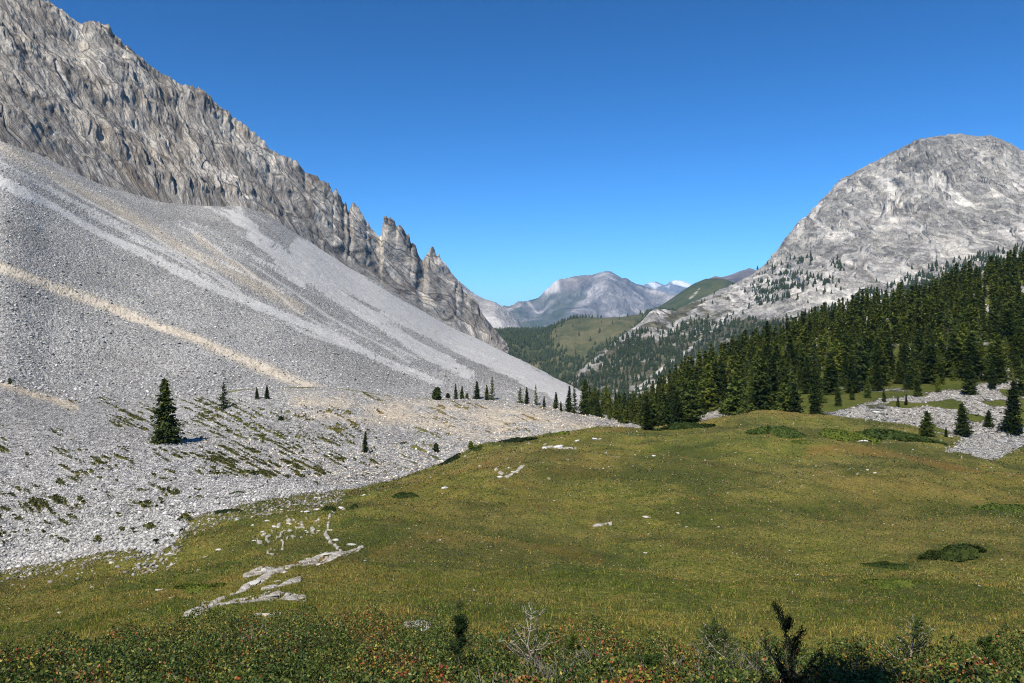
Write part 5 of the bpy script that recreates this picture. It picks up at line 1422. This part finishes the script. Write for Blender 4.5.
pal = np.array([(.016, .032, .005), (.29, .21, .06), (.22, .09, .03), (.36, .31, .20), (.105, .140, .016)])
me = leaf_mesh('meadow_herbs', cc, .7, np.clip(yy / F * .75, .014, .075), pal[ci] * g3.uniform(.6, 1.4, (n, 1)), M_LEAF, .6, .6, 9)
o = link('meadow_herbs', me); o['kind'] = 'stuff'; tag(o, 'tiny herbs, dry heads and heather mottling the meadow turf', 'ground cover')
# ------------------------------------------------------------------ haze
import bmesh
bm = bmesh.new(); bmesh.ops.create_cube(bm, size=1)
me = bpy.data.meshes.new('haze'); bm.to_mesh(me); bm.free()
hz = link('haze', me); hz['kind'] = 'stuff'; tag(hz, 'thin blue air that softens the far mountains', 'haze')
hz.scale = (46000, 27400, 1600); hz.location = (0, 12300, 1600 / 2 - 335)
mt = bpy.data.materials.new('air'); mt.use_nodes = True; mt.node_tree.nodes.clear()
ou = mt.node_tree.nodes.new('ShaderNodeOutputMaterial'); pv = mt.node_tree.nodes.new('ShaderNodeVolumePrincipled')
pv.inputs['Color'].default_value = (.27, .60, 1.0, 1); pv.inputs['Density'].default_value = 4.2e-5; pv.inputs['Anisotropy'].default_value = 0.0
mt.node_tree.links.new(pv.outputs[0], ou.inputs['Volume'])
me.materials.append(mt)

# ------------------------------------------------------------------ light, sky, camera
AZ, EL = rad(180 + 24), rad(49)       # compass angle from +Y, clockwise
wd = bpy.data.worlds.new('World'); scene.world = wd; wd.use_nodes = True
nt = wd.node_tree; nt.nodes.clear()
skyn = nt.nodes.new('ShaderNodeTexSky'); skyn.sky_type = 'NISHITA'; skyn.sun_disc = False
skyn.sun_elevation = EL; skyn.sun_rotation = AZ; skyn.altitude = 2300; skyn.air_density = 1.0; skyn.dust_density = 0.0; skyn.ozone_density = 5.0
bg = nt.nodes.new('ShaderNodeBackground'); bg.inputs[1].default_value = .041
wo = nt.nodes.new('ShaderNodeOutputWorld')
hs = nt.nodes.new('ShaderNodeHueSaturation'); hs.inputs['Saturation'].default_value = 1.08; hs.inputs['Hue'].default_value = .4935
gm = nt.nodes.new('ShaderNodeGamma'); gm.inputs[1].default_value = 1.6
nt.links.new(skyn.outputs[0], gm.inputs[0]); nt.links.new(gm.outputs[0], hs.inputs['Color']); nt.links.new(hs.outputs[0], bg.inputs[0]); nt.links.new(bg.outputs[0], wo.inputs[0])
sd = bpy.data.lights.new('sun', 'SUN'); sd.energy = 4.6; sd.angle = rad(.5); sd.color = (1, .945, .85)
so = bpy.data.objects.new('sun', sd); COL.objects.link(so)
tosun = Vector((math.sin(AZ) * math.cos(EL), math.cos(AZ) * math.cos(EL), math.sin(EL)))
so.rotation_euler = tosun.to_track_quat('Z', 'Y').to_euler()
cd = bpy.data.cameras.new('camera'); cd.sensor_width = 36; cd.lens = F * 36 / 1024; cd.clip_start = .05; cd.clip_end = 60000
co = bpy.data.objects.new('camera', cd); COL.objects.link(co); co.rotation_euler = (rad(90), 0, 0)
scene.camera = co
vs = scene.view_settings
vs.view_transform = 'Standard'; vs.look = 'None'; vs.exposure = .55; vs.gamma = 1; vs.use_curve_mapping = False
cy = scene.cycles
cy.max_bounces = 5; cy.diffuse_bounces = 2; cy.glossy_bounces = 1; cy.transmission_bounces = 3; cy.volume_bounces = 0; cy.transparent_max_bounces = 4
cy.adaptive_threshold = .02; cy.filter_width = 1.1; cy.use_denoising = True; cy.denoiser = 'OPENIMAGEDENOISE'; cy.denoising_input_passes = 'RGB_ALBEDO_NORMAL'; cy.denoising_prefilter = 'NONE'
